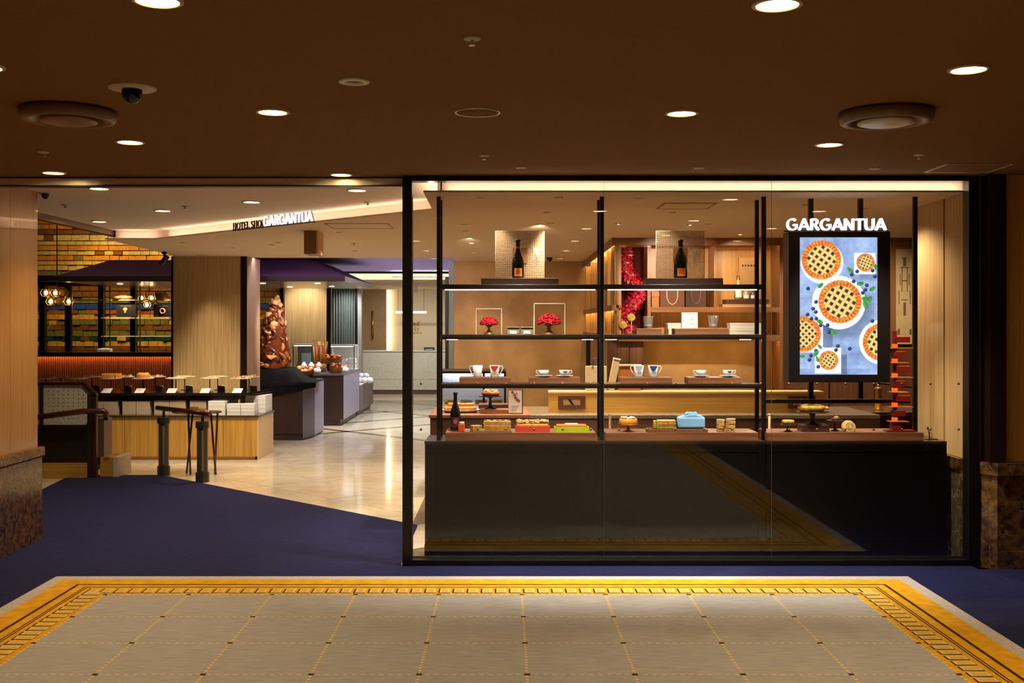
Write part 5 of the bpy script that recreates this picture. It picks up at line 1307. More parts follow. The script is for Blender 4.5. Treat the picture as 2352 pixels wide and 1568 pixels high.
wbk = thing('stone_block', 'small pale stone block beside the balustrade foot', 'block', (bx(247), BLY + .1, 0))
MB().box(bx(226) - bx(247), bx(262) - bx(247), -.05, .3, 0, Z(1052, BLY)).build('wood_side', OAKX, wbk)
MB().box(bx(258) - bx(247), bx(270) - bx(247), -.08, .32, 0, Z(1050, BLY)).build('stone_end', mat('pale_stone_end', (206, 190, 164), rough=.4), wbk, bevel=.004)
tb = thing('trash_cabinet', 'narrow grey service cabinet standing behind the balustrade post', 'cabinet', (X(234, 12.3), 12.3, 0))
MB().box(-.06, .06, -.1, .15, 0, .56).build('body', mat('mauve_grey', (100, 84, 76), rough=.4), tb)
MB().box(-.05, .05, -.104, -.1, .05, .13).build('slot', BLACKM, tb)
GST = mat('bollard_grey', (70, 62, 54), rough=.4); GSD = mat('bollard_grey_dark', (52, 44, 36), rough=.4)
def bollard(px, Y, pw, top, label):
    t = thing('rail_post', label, 'post', (X(px, Y), Y, 0)); w = pw * Y / FPX
    o8 = lambda r: [(r * math.cos(PI / 8 + i * PI / 4), r * math.sin(PI / 8 + i * PI / 4)) for i in range(8)]
    MB().prism(o8(w * .62), 0, .10).build('foot', GSD, t); MB().prism(o8(w * .5), .10, top - .07).build('shaft', GST, t)
    MB().prism(o8(w * .62), top - .07, top).build('capital', GSD, t, bevel=.006)
    MB().box(w * .06, w * .24, -w * .51, -w * .4, .12, top - .09).build('steel_inlay', mat('inlay_steel', (210, 190, 140), rough=.2, metal=.6), t)
    MB().tube([(0, 0, top), (0, 0, top + .06)], .014, 8).build('rail_bracket', BRONZE, t)
    return t
bollard(376, 11.7, 23, Z(957, 11.7), 'grey octagonal rail post nearer the balustrade')
bollard(465, 11.2, 25, Z(967, 11.2), 'grey octagonal rail post at the front of the little table')
hr = thing('handrail', 'red brown handrail resting on the two grey posts', 'handrail', (X(376, 11.7), 11.7, Z(957, 11.7) + .06))
e = (X(480, 11.13) - X(376, 11.7), 11.13 - 11.7, Z(952, 11.15) - hr.location.z + .012)
MB().tube([(X(362, 11.78) - hr.location.x, .08, .03), (e[0], e[1], e[2])], .026, 12).build('rail_tube', mat('rail_red_brown', (84, 38, 20), rough=.25, coat=.4), hr)
MB().ell(X(362, 11.78) - hr.location.x, .08, .03, .027, .027, .027, 12, 8).build('end_cap', mat('rail_red_brown', (84, 38, 20)), hr)
ty_ = 11.8
tbm = thing('side_table', 'small dark table on crossed slim legs behind the rail posts', 'table', (X(452, ty_), ty_, 0))
tz = Z(944, ty_)
MB().lathe([(.0001, tz - .018), (.26, tz - .018), (.27, tz - .009), (.26, tz), (.0001, tz)], 30, cap=False, sy=.6).build('table_top', DWALNUT, tbm)
for (a_, b_) in ((430, 441), (445, 425), (482, 499), (502, 490)):
    MB().tube([(X(a_, ty_) - tbm.location.x, .04 if a_ < b_ else -.04, tz - .016), (X(b_, ty_) - tbm.location.x, -.06 if a_ < b_ else .06, 0)], .011, 8).build('leg', FRM, tbm)
t = thing('food_sample_plate', 'small plate of sample pastries on the side table', 'plate', (X(455, ty_), ty_, tz))
MB().lathe([(.0001, .004), (.08, .004), (.11, .012), (.11, .014), (.08, .001), (.0001, .001)], 24, cap=False, sy=.6).build('dish', mat('gold_dish', (190, 160, 90), rough=.4), t)
MB().cbox(-.04, 0, .006, .08, .05, .045).build('cake_cube', YELC, t, bevel=.006)
for i in range(5): MB().ell(.05 + .02 * math.cos(i * 1.3), .02 * math.sin(i * 1.3), .02, .026, .018, .018, 8, 6, noise=.2, seed=i).build('pastry', [ORC, CRUM, BRNC][i % 3], t)

# ------------------------------------------------------------------ oak cake counter with raised shelf
KY = 13.0
ck = thing('cake_counter', 'low oak counter with dark stone ledge and raised black shelf', 'counter', (-4.1, 13.7, 0))
kx = lambda px, Y=KY: X(px, Y) + 4.1
LEDG = mat('dark_ledge_stone', (66, 54, 42), rough=.2)
MB().box(-1.9, kx(590), -.68, .17, .04, .505).build('body', OAK, ck)
MB().box(-1.9, kx(590) - .03, -.66, .15, 0, .04).build('plinth', OAKX, ck)
for px in (285, 360, 512): MB().box(kx(px) - .0025, kx(px) + .0025, -.682, -.68, .04, .505).build('joint', mat('oak_joint', (110, 74, 32), rough=.6), ck)
MB().box(kx(590), kx(590) + .012, -.68, .17, .0, .505).build('end_panel', mat('end_panel_pale', (214, 184, 134), rough=.45), ck)
MB().box(-1.9, kx(592) + .01, -.70, .19, .505, .53).build('stone_ledge', LEDG, ck, bevel=.003)
SZ = .79
MB().prism([(-1.9, -.58), (X(562, 13.1) + 4.1, -.58), (X(624, 13.85) + 4.1, .18), (-1.9, .18)], SZ - .03, SZ).build('raised_shelf', mat('black_shelf', (38, 24, 18), rough=.08, coat=.6), ck, bevel=.002)
MB().box(-1.9, X(548, 13.15) + 4.1, -.52, .16, SZ - .085, SZ - .03).build('shelf_apron', BLACKM, ck)
for px in (275, 349, 431, 520): MB().box(X(px, 13.35) + 4.1 - .025, X(px, 13.35) + 4.1 + .025, -.30, .14, .53, SZ - .085).build('support', GSD, ck)
PRT = mat('carton_side', (196, 176, 146), rough=.7)
def carton(px0, px1, z, h_, Y, d, label, group=None, m=CARD):
    cx, _, w = place(px0, px1, 0, Y, 0)
    o = thing('cake_carton', label, 'box', (cx, Y + d / 2, z), group=group)
    MB().cbox(0, 0, 0, w - .002, d, h_ * .7).build('tray', m, o); MB().cbox(0, 0, h_ * .7 + .0008, w - .001, d + .003, h_ * .3 - .0016).build('lid', m, o)
ordw = ['lowest', 'second', 'third', 'topmost']
GC = 'cake cartons under the black shelf'
for a_, b_, lay, hh, wh in ((212, 237, 1, .16, 'single beige carton half hidden by the balustrade post'), (238, 270, 1, .16, 'single beige carton next to the balustrade'), (281, 312, 1, .16, 'first single beige carton between the shelf supports'), (313, 344, 1, .16, 'second single beige carton between the shelf supports')):
    carton(a_, b_, .53, hh, 13.18, .3, wh, GC, PRT)
for a_, b_, wh in ((354, 389, 'stack just beyond the second support'), (390, 426, 'stack just before the third support'), (436, 474, 'stack behind the little table')):
    for i in range(3): carton(a_, b_, .53 + i * .056, .055, 13.18, .3, f'{ordw[i] if i < 2 else ordw[3]} cake carton of the {wh}', GC, PRT)
for i in range(3): carton(478, 517, .53 + i * .056, .055, 13.05, .22, f'{ordw[i] if i < 2 else ordw[3]} white cake carton of the stack above the front rail post', GC)
for a_, b_, wh in ((521, 552, 'first low front stack at the counter end'), (553, 584, 'second low front stack at the counter end')):
    for i in range(3): carton(a_, b_, .53 + i * .045, .044, 13.05, .16, f'{ordw[i] if i < 2 else ordw[3]} white cake carton of the {wh}', GC)
for i in range(4): carton(563, 610, .53 + i * .052, .051, 13.45, .38, f'{ordw[i]} large white carton of the rear stack at the counter end', GC)
# cake stands in two rows
def plate_stand(px, Y, label):
    t = thing('plate_stand', label, 'cake stand', (X(px, Y), Y, SZ), group='white plate stands on the black shelf')
    MB().lathe([(.0001, 0), (.045, 0), (.045, .004), (.006, .006), (.006, .158), (.0001, .158)], 14, cap=False).build('stem', BLACKM, t)
    MB().lathe([(.0001, .158), (.09, .158), (.128, .166), (.128, .171), (.09, .164), (.0001, .164)], 28, cap=False).build('plate', CHINA, t)
    return t
PZ = SZ + .165
def sweets(px, Y, label, kind, seed):
    rr_ = random.Random(seed); t = thing('plated_sweets', label, 'pastries', (X(px, Y), Y, PZ))
    if kind == 'round':
        MB().lathe([(.0001, 0), (.072, 0), (.08, .02), (.078, .05), (.07, .058), (.0001, .056)], 24, cap=False).build('cake_body', mat('baked_orange', (204, 120, 44), rough=.5, var=.25, vscale=30), t)
        for i in range(9): MB().ell(.052 * math.cos(i * .7), .052 * math.sin(i * .7), .060, .016, .014, .010, 8, 6, noise=.2, seed=i).build('topping', [CRUM, YELC][i % 2], t)
    elif kind == 'loaf':
        MB().cbox(-.03, 0, 0, .16, .08, .05).build('cake_body', mat('baked_orange', (204, 120, 44), rough=.5, var=.25, vscale=30), t, bevel=.01)
        MB().cbox(.095, 0, 0, .06, .08, .046).build('cut_piece', ORC, t, bevel=.008)
        for i in range(10): MB().ell(-.1 + i * .024, 0, .052, .016, .02, .009, 8, 6, noise=.2, seed=i).build('topping', [YELC, CRUM][i % 2], t)
    elif kind == 'slices':
        for i in range(5): MB().cbox(-.075 + i * .038, rr_.uniform(-.02, .02), 0, .03, .06, rr_.uniform(.014, .03)).build('slice', [CRUM, mat('rose_icing', (202, 112, 88), rough=.4), ORC, mat('green_icing', (150, 156, 84), rough=.5), BRNC][(i + seed) % 5], t, bevel=.004)
    else:
        for i in range(6): MB().ell(-.07 + i * .028, rr_.uniform(-.025, .025), .007, .024, .02, .009, 8, 6, noise=.15, seed=i + seed).build('biscuit', [CRUM, CREAMC, YELC][(i + seed) % 3], t)
YFr, YBk = 13.30, 13.70
front_row = [(105, 'flat'), (179, 'flat'), (255, 'loaf'), (329, 'round'), (404, 'flat'), (482, 'flat'), (553, 'slices')]
back_row = [(139, 'flat'), (211, 'slices'), (285, 'slices'), (356, 'slices'), (424, 'flat'), (500, 'flat'), (572, 'slices')]
nth = ['first', 'second', 'third', 'fourth', 'fifth', 'sixth', 'seventh']
what = {'flat': 'low pale biscuits', 'loaf': 'orange loaf cake with cut end', 'round': 'round orange cake with crumb top', 'slices': 'mixed coloured cake slices'}
for ri, (row, Yr, rn) in enumerate(((front_row, YFr, 'front'), (back_row, YBk, 'rear'))):
    for i, (px, kd) in enumerate(row):
        plate_stand(px, Yr, f'{nth[i]} white plate stand from the wood wall in the {rn} row')
        sweets(px, Yr, f'{what[kd]} on the {nth[i]} {rn} row plate stand', kd, i + ri * 9)
for i, px in enumerate((245, 321, 394, 471, 545)):
    t = thing('price_card', f'{nth[i]} white price card from the wood wall leaning on the shelf edge', 'price card', (X(px, 13.15), 13.15, SZ), group='white price cards on the black shelf')
    MB().add([(-.06, -.02, 0), (.05, -.02, 0), (.064, .03, .052), (-.046, .03, .052), (-.06, -.016, 0), (.05, -.016, 0), (.064, .034, .052), (-.046, .034, .052)], [(0, 1, 2, 3), (7, 6, 5, 4), (0, 4, 5, 1), (1, 5, 6, 2), (2, 6, 7, 3), (3, 7, 4, 0)]).build('card', CARD, t)
    MB().tube([(.0, .03, .045), (.0, .05, 0)], .003, 6).build('prop', CHROME, t)
for i, px in enumerate((220, 294, 366, 434, 508, 582)):
    t = thing('tag_holder', f'{nth[i]} dark sign holder from the wood wall among the rear plate stands', 'sign holder', (X(px, 13.50), 13.50, SZ), group='dark sign holders on the black shelf')
    MB().cbox(0, 0, .0, .085, .01, .062).build('sheet', BLACKM, t)
    MB().tube([(-.045, -.006, .064), (.045, -.006, .064), (.05, -.006, .0)], .0035, 6).build('wire_edge', CHROME, t)

# ------------------------------------------------------------------ bread counters
DCB = wood('bread_counter_wood', (40, 24, 17), (52, 32, 24), 'z', rough=.4)
LAV = mat('lavender_lit_end', (150, 140, 160), rough=.35, metal=.2)  # lavender light on the counter ends put into the colour
c1 = thing('bread_counter', 'dark brown counter under the black draped bread sculpture', 'counter', (-3.45, 15.85, 0))
def c1poly(o): return [(-.8, -.65 + o), (.645 - o, -.65 + o), (.715 - o, -.15 + o), (.715 - o, .65), (-.8, .65)]
MB().prism(c1poly(.03), 0, .09).build('plinth', DCB, c1); MB().prism(c1poly(.004), .09, .775).build('body', DCB, c1); MB().prism(c1poly(0), .775, .80).build('top', mat('counter_top_dark', (40, 32, 28), rough=.3), c1, bevel=.003)
MB().box(.711, .719, -.14, .65, .02, .775).build('end_panel', LAV, c1)  # thin sheet carrying the painted lavender light of the side
MB().prism([(.643, -.652), (.717, -.150), (.711, -.148), (.637, -.648)], .02, .775).build('corner_panel', mat('lavender_lit_corner', (84, 74, 86), rough=.35), c1)  # chamfer face tinted for the lavender light on it
# pedestal covered by black cloth
cl = thing('draped_cloth', 'black cloth draped over a pedestal under the bread sculpture', 'cloth', (X(622, 15.55), 15.6, .80))
CLO = mat('black_cloth', (6, 6, 6), spec=.15, rough=.9, var=.3, vscale=6, bump=.4)
nx, ny = 46, 16; gv = []; w0_, w1_ = X(572, 15.5) - cl.location.x, X(738, 15.6) - cl.location.x
zt1 = Z(846, 15.6) - .80
for j in range(ny + 1):
    for i in range(nx + 1):
        u_ = i / nx; v_ = j / ny; xx = w0_ + (w1_ - w0_) * u_; yy_ = -.42 + .9 * v_
        lft = min(1, max(0, (u_ - .02) / .10)); rgt = 1 - min(1, max(0, (u_ - .52) / .36)); fr = min(1, max(0, v_ / .16))
        hgt = zt1 * (lft * lft * (3 - 2 * lft)) * (rgt * rgt * (3 - 2 * rgt)) * (fr ** .6)
        fold = .014 * math.sin(u_ * 34 + v_ * 3) * (1 - abs(2 * (hgt / zt1) - 1)) + .006 * math.sin(u_ * 18)
        zz_ = max(.006, hgt + fold + .008)
        gv.append((xx, yy_, zz_))
me = MB().add(gv, [(j * (nx + 1) + i, j * (nx + 1) + i + 1, (j + 1) * (nx + 1) + i + 1, (j + 1) * (nx + 1) + i) for j in range(ny) for i in range(nx)], 0, True)
me.build('draped_top', CLO, cl)
fv = []
for j in range(7):
    for i in range(nx + 1):
        u_ = i / nx; xx = w0_ + (w1_ - w0_) * u_; dpt = .26 * (1 - .75 * u_) * j / 6
        fv.append((xx, -.42 + -.022 - .014 * math.sin(u_ * 40) * j / 6 - (0 if j else -.022), .008 - dpt))
MB().add(fv, [(j * (nx + 1) + i, (j + 1) * (nx + 1) + i, (j + 1) * (nx + 1) + i + 1, j * (nx + 1) + i + 1) for j in range(6) for i in range(nx)], 0, True).build('hanging_hem', CLO, cl)
# bread sculpture
BRG = mat('glazed_bread', (98, 42, 12), rough=.25, var=.4, vscale=9, bump=.4, coat=.5); BRL = mat('light_bread', (222, 166, 100), rough=.5, var=.25, vscale=12); BRM = mat('mid_bread', (150, 80, 28), rough=.4, var=.3, vscale=12, bump=.3)
by = 15.6; u15 = by / FPX
sp = thing('bread_sculpture', 'tall glazed bread sculpture of knots and twists on black cloth', 'bread sculpture', (X(630, by), by, .80 + zt1 + .008))
prof = [(33, 0), (35, 14), (33, 40), (30, 62), (26, 85), (23, 105), (20, 122), (16, 138), (8, 150)]
cv = MB(); r7 = random.Random(9); nseg = 26; vv = []
for j, (r_, z_) in enumerate(prof):
    for i in range(nseg):
        a_ = 2 * PI * i / nseg; q = 1 + .12 * math.sin(3 * a_ + j) + r7.uniform(-.05, .05)
        vv.append((r_ * u15 * q * math.cos(a_), r_ * u15 * q * .8 * math.sin(a_), z_ * u15))
cv.add(vv, [(j * nseg + i, j * nseg + (i + 1) % nseg, (j + 1) * nseg + (i + 1) % nseg, (j + 1) * nseg + i) for j in range(len(prof) - 1) for i in range(nseg)], 0, True)
cv.add([vv[(len(prof) - 1) * nseg + i] for i in range(nseg)], [tuple(range(nseg))], 0)
cv.build('core', BRG, sp)
for zc, hx in ((34, -4), (78, -2), (112, 2)):   # black blobs painted as the shade inside openings, with a rolled rim
    rim = MB().tube([(hx * u15 + .075 * math.cos(i * PI / 6) * (1 - zc / 300), -(prof[2][0] * .8 - zc * .10) * u15 - .012 , zc * u15 + .06 * math.sin(i * PI / 6)) for i in range(12)], .026, 8, closed=True).build('ring_loaf', BRG, sp)
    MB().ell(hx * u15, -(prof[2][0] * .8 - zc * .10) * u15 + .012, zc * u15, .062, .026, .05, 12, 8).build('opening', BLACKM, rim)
pr_r = [p[0] for p in prof]; pr_z = [p[1] for p in prof]
for i in range(20):   # twisted leaves climbing one side
    z_ = 8 + i * 6.4; r_ = np.interp(z_, pr_z, pr_r); a_ = -.75 + .35 * (i % 3)
    MB().ell(0, 0, 0, .030, .022, .075, 10, 8, noise=.22, seed=i).build('twisted_roll', [BRM, BRG, BRL, BRM][i % 4], sp, loc=(r_ * .95 * u15 * math.cos(a_), r_ * .78 * u15 * math.sin(a_), z_ * u15)).rotation_euler = (.3 * (-1) ** i, .35 + .4 * (i % 2), i)
for i in range(34):
    z_ = 5 + i * 4.0; a_ = PI + r7.uniform(-.4, 1.9); r_ = np.interp(z_, pr_z, pr_r); s_ = r7.uniform(.7, 1.25)
    MB().ell(0, 0, 0, .062 * s_, .034, .044 * s_, 10, 8, noise=.26, seed=i + 40).build('bread_knot', [BRG, BRG, BRM, BRG, BRL][i % 5 if z_ > 60 else i % 4], sp, loc=(r_ * .93 * u15 * math.cos(a_), r_ * .76 * u15 * math.sin(a_), z_ * u15)).rotation_euler = (r7.uniform(-.6, .6), r7.uniform(-.9, .9), a_ + PI / 2)
for i in range(13):
    a_ = i * .57; lv = i // 6
    MB().ell(0, 0, 0, .04, .022, .055, 8, 6, noise=.18, seed=i).build('bread_petal', BRL, sp, loc=(.055 * math.cos(a_) * (1 - lv * .4) + .02, .04 * math.sin(a_), 139 * u15 + lv * .055 + .02)).rotation_euler = (.6 * math.sin(a_), .6 * math.cos(a_), 0)
MB().prism([(-.06, .19), (.07, .185), (.065, .155), (0, .12), (-.055, .15)], -.24, -.20, axis='y').build('heart_bread', BRL, sp, bevel=.012)
t = thing('oval_loaf', 'dark oval loaf lying at the foot of the bread sculpture', 'bread', (X(598, 15.42), 15.42, .80 + zt1 + .01))
MB().ell(0, 0, .04, .085, .05, .042, 16, 10, noise=.03).build('crust', BRG, t); MB().tube([(-.05, -.03, .075), (0, -.034, .085), (.05, -.03, .075)], .006, 6).build('score', BRL, t)
t = thing('round_roll', 'small round tan roll at the foot of the bread sculpture', 'bread', (X(612, 15.36), 15.36, .80 + zt1 + .01))
MB().ell(0, 0, .036, .044, .04, .038, 14, 10).build('crust', BRM, t); MB().tube([(-.02, -.03, .062), (.02, -.03, .062)], .004, 6).build('score', BRL, t)
def basket(px, Y, z, w, h_, label, bread, n_b, seed, wire=False):
    t = thing('bread_basket', label, 'basket', (X(px, Y), Y, z))
    WK = mat('wicker', (150, 84, 36), rough=.7, var=.4, vscale=40, bump=.5)
    MB().lathe([(.0001, 0), (w * .36, 0), (w * .46, h_ * .6), (w * .48, h_ * .62), (w * .43, h_ * .58), (w * .34, .01), (.0001, .01)], 24, cap=False, sy=.7).build('basket_weave', WK, t)
    rr_ = random.Random(seed)
    for i in range(n_b): MB().ell(0, 0, 0, .036, .028, .026, 8, 6, noise=.18, seed=i + seed).build('bread_piece', bread[i % len(bread)], t, loc=(rr_.uniform(-.3, .3) * w, rr_.uniform(-.2, .2) * w, h_ * .6 + rr_.uniform(0, .35) * h_))
basket(701, 16.0, .825, .30, .17, 'round basket of brown nutty bread on the first bread counter', [BRM, BRG, BRL], 16, 5)
c2 = thing('bread_counter', 'dark brown counter under the second group of bread baskets', 'counter', (-3.3, 18.35, 0))
xe2 = -2.57 + 3.3
MB().box(-.9, xe2, -.95, .92, .1, .80).build('body', DCB, c2); MB().box(-.9, xe2 - .05, -.93, .9, 0, .1).build('plinth', DCB, c2)
MB().box(-.9, xe2 + .01, -.96, .93, .80, .83).build('top', mat('counter_top_grey', (96, 90, 88), rough=.3), c2)
MB().box(xe2, xe2 + .006, -.94, .92, .1, .80).build('end_panel', LAV, c2)  # side face in the painted lavender light colour
c3 = thing('chilled_counter', 'low brown chilled counter at the far end of the bread counters', 'counter', (-3.3, 20.35, 0))
MB().box(.2, xe2 + .0, -.98, .98, .08, .53).build('body', mat('mauve_brown', (112, 96, 90), rough=.4), c3)
MB().box(.2, xe2 - .05, -.96, .96, 0, .08).build('plinth', BLACKM, c3)
MB().box(.2, xe2 + .005, -.98, .98, .53, .55).build('top', WHITE, c3)
t = thing('wrapped_loaves', 'heap of pale wrapped loaves at the far end counter', 'bread', (X(838, 20), 20.0, .55))
for i in range(5): MB().ell(0, 0, 0, .07, .07, .055, 10, 8, noise=.1, seed=i).build('wrapped_loaf', mat('pale_wrap', (235, 225, 225), rough=.3), t, loc=(-.08 + (i % 3) * .09, -.1 + (i // 3) * .15, .05 + .07 * (i > 2)))
C2Z = .83
basket(764, 17.75, C2Z + .14, .36, .15, 'wire basket of pretzels on a black pedestal', [BRM, mat('pretzel', (150, 70, 34), rough=.4)], 20, 8)
t = thing('black_pedestal', 'black pedestal under the basket of pretzels', 'pedestal', (X(764, 17.75), 17.75, C2Z))
MB().lathe([(.0001, 0), (.07, 0), (.07, .008), (.02, .014), (.02, .13), (.09, .134), (.09, .14), (.0001, .14)], 20, cap=False).build('pedestal_body', BS, t)
basket(772, 17.5, C2Z, .24, .16, 'tall basket of croissants before the pretzel pedestal', [BRM, BRG], 14, 12)
basket(788, 18.0, C2Z, .20, .11, 'small basket of buns at the counter corner', [BRM, ORC], 10, 15)
PINK = mat('pink_meringue', (232, 190, 176), rough=.6)
t = thing('meringue_tray', 'tray of pink and white meringues on a red pot', 'tray', (X(715, 17.6), 17.6, C2Z))
MB().lathe([(.0001, 0), (.05, 0), (.06, .08), (.0001, .085)], 16, cap=False).build('red_pot', mat('red_pot', (176, 44, 36), rough=.3), t)
MB().box(-.17, .17, -.1, .1, .085, .097).build('board', WALNUT, t)
for i in range(6): MB().lathe([(.0001, 0), (.045, 0), (.04, .03), (.022, .055), (.0001, .085)], 10, cap=False).build('meringue', [PINK, WHITE][i % 2], t, loc=(-.12 + (i % 3) * .12, -.05 + (i // 3) * .1, .097))
for k_, (px, l_) in enumerate(((697, 'pale wrapped bun before the meringue tray'), (728, 'white wrapped bun before the meringue tray'), (783, 'large white wrapped loaf by the counter corner'))):
    t = thing('wrapped_bun', l_, 'bread', (X(px, 17.45), 17.45 + .3 * (k_ == 2), C2Z)); s_ = 1.0 + .15 * (k_ == 2)
    MB().ell(0, 0, .045 * s_, .07 * s_, .06, .045 * s_, 12, 8, noise=.06, seed=k_).build('wrapper', mat('pale_wrap', (235, 225, 225), rough=.3), t); MB().ell(.02, 0, .09 * s_, .03, .03, .014, 8, 6).build('twist', WHITE, t)
t = thing('baguette_jar', 'tall jar of upright baguettes on the second bread counter', 'baguettes', (X(735, 18.1), 18.1, C2Z))
MB().lathe([(.0001, 0), (.1, 0), (.11, .14), (.10, .14), (.09, .01), (.0001, .01)], 20, cap=False).build('jar', mat('wicker', (150, 84, 36)), t)
for i in range(6): MB().tube([(-.06 + i * .022, .02 * (-1) ** i, .02), (-.1 + i * .042, .03 * (-1) ** i, .44 + .03 * (i % 3))], [.028, .030], 10).build('baguette', [BRL, BRM][i % 2], t)
def glass_case(px0, px1, z0, z1, Y, label, bright):
    cx, _, w = place(px0, px1, 0, Y, 0); t = thing('glass_case', label, 'display case', (cx, Y + .25, z0)); h_ = z1 - z0
    MB().box(-w / 2, w / 2, .22, .25, 0, h_).build('back_panel', mat('case_back_grey', (130, 124, 112), rough=.5) if not bright else WHITE, t)
    MB().box(-w / 2, w / 2, -.25, .25, h_ - .02, h_).build('top', mat('case_top', (190, 180, 160), rough=.4), t)
    MB().add([(-w / 2, -.25, 0), (w / 2, -.25, 0), (w / 2, -.25, h_ - .02), (-w / 2, -.25, h_ - .02)], [(0, 1, 2, 3)]).build('pane', GLASS, t)
    for s_ in (-1, 1): MB().cbox(s_ * (w / 2 - .008), -.24, 0, .016, .016, h_ - .02).build('corner_bar', CHROME, t)
    MB().box(-w / 2 + .02, w / 2 - .02, -.2, -.18, h_ - .032, h_ - .0205).build('led_strip', emis('case_led', (225, 238, 255), 10.0), t)
    MB().box(-w / 2, w / 2, -.25, .22, 0, .012).build('deck', WHITE, t)
    return t
t = glass_case(672, 718, C2Z, Z(790, 18.7), 18.7, 'cool lit glass case with a small picture behind the bread sculpture', False)
MB().box(-.1, .06, .2, .219, .05, .28).build('picture', mat('picture_pale', (206, 226, 220), rough=.5), t)
t = glass_case(752, 814, C2Z, Z(792, 18.7), 18.8, 'bright glass case of white boxes at the counter end', True)
for i in range(6): MB().cbox(-.16 + (i % 3) * .16, .0, .012 + (i // 3) * .1, .13, .12, .08).build('white_box', CARD, t)
t = thing('tongs_holder', 'clear holder with folded paper bags beside the column', 'holder', (X(584, 16.2), 16.2, .80))
MB().box(-.12, .02, -.05, .05, 0, .22).build('glass_bin', ACRYL, t)
for i in range(4): MB().cbox(-.1 + i * .035, 0, .01, .006, .07, .3 + .03 * (i % 2)).build('paper_sleeve', mat('kraft_sleeve', (210, 170, 120), rough=.7), t)

# ------------------------------------------------------------------ purple canopy over the counters
CNY, CN0, CN1, CNB = 15.3, X(125, 15.3), X(792, 15.3), 18.4
cz0, cz1, cz2 = Z(646, CNY), Z(634, CNY), 2.55
cn = thing('counter_canopy', 'purple hipped canopy with dark fascia over the bread counters', 'canopy', ((CN0 + CN1) / 2, CNY, cz0))
hl = (CN1 - CN0) / 2; hz = cz1 - cz0; rz_ = cz2 - cz0; dp = CNB - CNY; ins = .55
FAS = mat('fascia_dark', (40, 22, 14), rough=.35); PRD = mat('canopy_purple', (104, 68, 90), rough=.5)
MB().box(-hl - .6, hl, 0, .05, 0, hz).build('fascia', FAS, cn); MB().box(hl - .05, hl, .05, dp, 0, hz).build('fascia_end', mat('fascia_pale', (180, 162, 130), rough=.4), cn)
MB().box(-hl, -hl + .05, .05, dp, 0, hz).build('fascia_end', FAS, cn); MB().box(-hl + .05, hl - .05, .05, dp, 0.0, .02).build('soffit', mat('canopy_soffit', (170, 150, 116), rough=.25, metal=.5), cn)
MB().add([(-hl, 0, hz), (hl, 0, hz), (hl - ins, ins * 1.2, rz_), (-hl + ins, ins * 1.2, rz_)], [(0, 1, 2, 3)]).build('roof_slope', PRD, cn)
MB().add([(hl, 0, hz), (hl, dp, hz), (hl - ins, dp - ins, rz_), (hl - ins, ins * 1.2, rz_)], [(0, 1, 2, 3)]).build('roof_slope', PRD, cn)
MB().add([(-hl, dp, hz), (-hl, 0, hz), (-hl + ins, ins * 1.2, rz_), (-hl + ins, dp - ins, rz_)], [(0, 1, 2, 3)]).build('roof_slope', PRD, cn)
MB().add([(-hl + ins, ins * 1.2, rz_), (hl - ins, ins * 1.2, rz_), (hl - ins, dp - ins, rz_), (-hl + ins, dp - ins, rz_)], [(0, 1, 2, 3)]).build('roof_cap', PRD, cn)
for (dx, dy, p_) in ((hl - .5, .7, 70), (hl - .5, 2.0, 70), (hl - 1.3, .7, 60), (-hl + .6, .9, 60), (-hl + 1.4, .9, 60), (hl - 1.2, 2.2, 50)):
    lp = MB().lathe([(.045, -.001), (.03, -.006), (.0001, -.006)], 16, cap=False).build('canopy_lamp', emis('canopy_lens', (255, 240, 210), 8.0, False), cn, loc=(dx, dy, -.001))
    spot((cn.location.x + dx, CNY + dy, cz0 - .02), (cn.location.x + dx, CNY + dy + .1, 0), p_, NEUT if dx > 0 else WARM, 110, .9, .04, None, 'canopy_lamp_light')
for (px, y_) in ((648, 18.2), (756, 18.3)):
    MB().box(X(px, y_) - .028 - cn.location.x, X(px, y_) + .028 - cn.location.x, y_ - CNY - .02, y_ - CNY + .02, -cz0 + C2Z, 0).build('support_post', BRONZE, cn)

# ------------------------------------------------------------------ bar with slatted front and glass shelves in the hall opening
bar = thing('slatted_bar', 'dark topped bar with upright slatted wood front glowing under its top', 'bar', (-5.9, 16.3, 0))
MB().box(-1.4, 1.0, -.06, .5, .0, 1.16).build('body', mat('bar_red_brown', (96, 46, 22), rough=.5), bar)
MB().box(-1.4, 1.0, -.16, .55, 1.165, 1.20).build('top', mat('bar_top_dark', (24, 14, 9), rough=.2), bar)
MB().box(-1.38, .98, -.14, -.125, 1.155, 1.1648).build('led_strip', emis('bar_led', (255, 176, 96), 34.0), bar)
MB().box(-1.4, 1.0, -.16, -.15, 1.135, 1.165).build('top_lip', mat('bar_top_dark', (24, 14, 9)), bar)
SLW = wood('slat_wood', (134, 68, 32), (158, 86, 44), 'z', rough=.45); sl_me = None
x_ = -1.38
while x_ < .97:
    if sl_me is None: o = MB().box(0, .024, -.085, -.06, 0, 1.15).build('slat', SLW, bar, loc=(x_, 0, 0)); sl_me = o.data
    else: o = bpy.data.objects.new('slat', sl_me); COL.objects.link(o); o.parent = bar; o.location = (x_, 0, 0)
    x_ += .033
t = thing('tissue_box', 'small cream box lying on the dark bar top', 'box', (X(238, 16.2), 16.25, 1.20))
MB().cbox(0, 0, 0, .2, .1, .05).build('carton', CARD, t, bevel=.008); MB().cbox(0, 0, .05, .1, .03, .012).build('tissue', WHITE, t)
gs = thing('glass_shelf_unit', 'brass and glass shelf unit standing on the dark bar', 'shelf unit', (X(310, 16.4), 16.45, 1.20))
g0 = gs.location
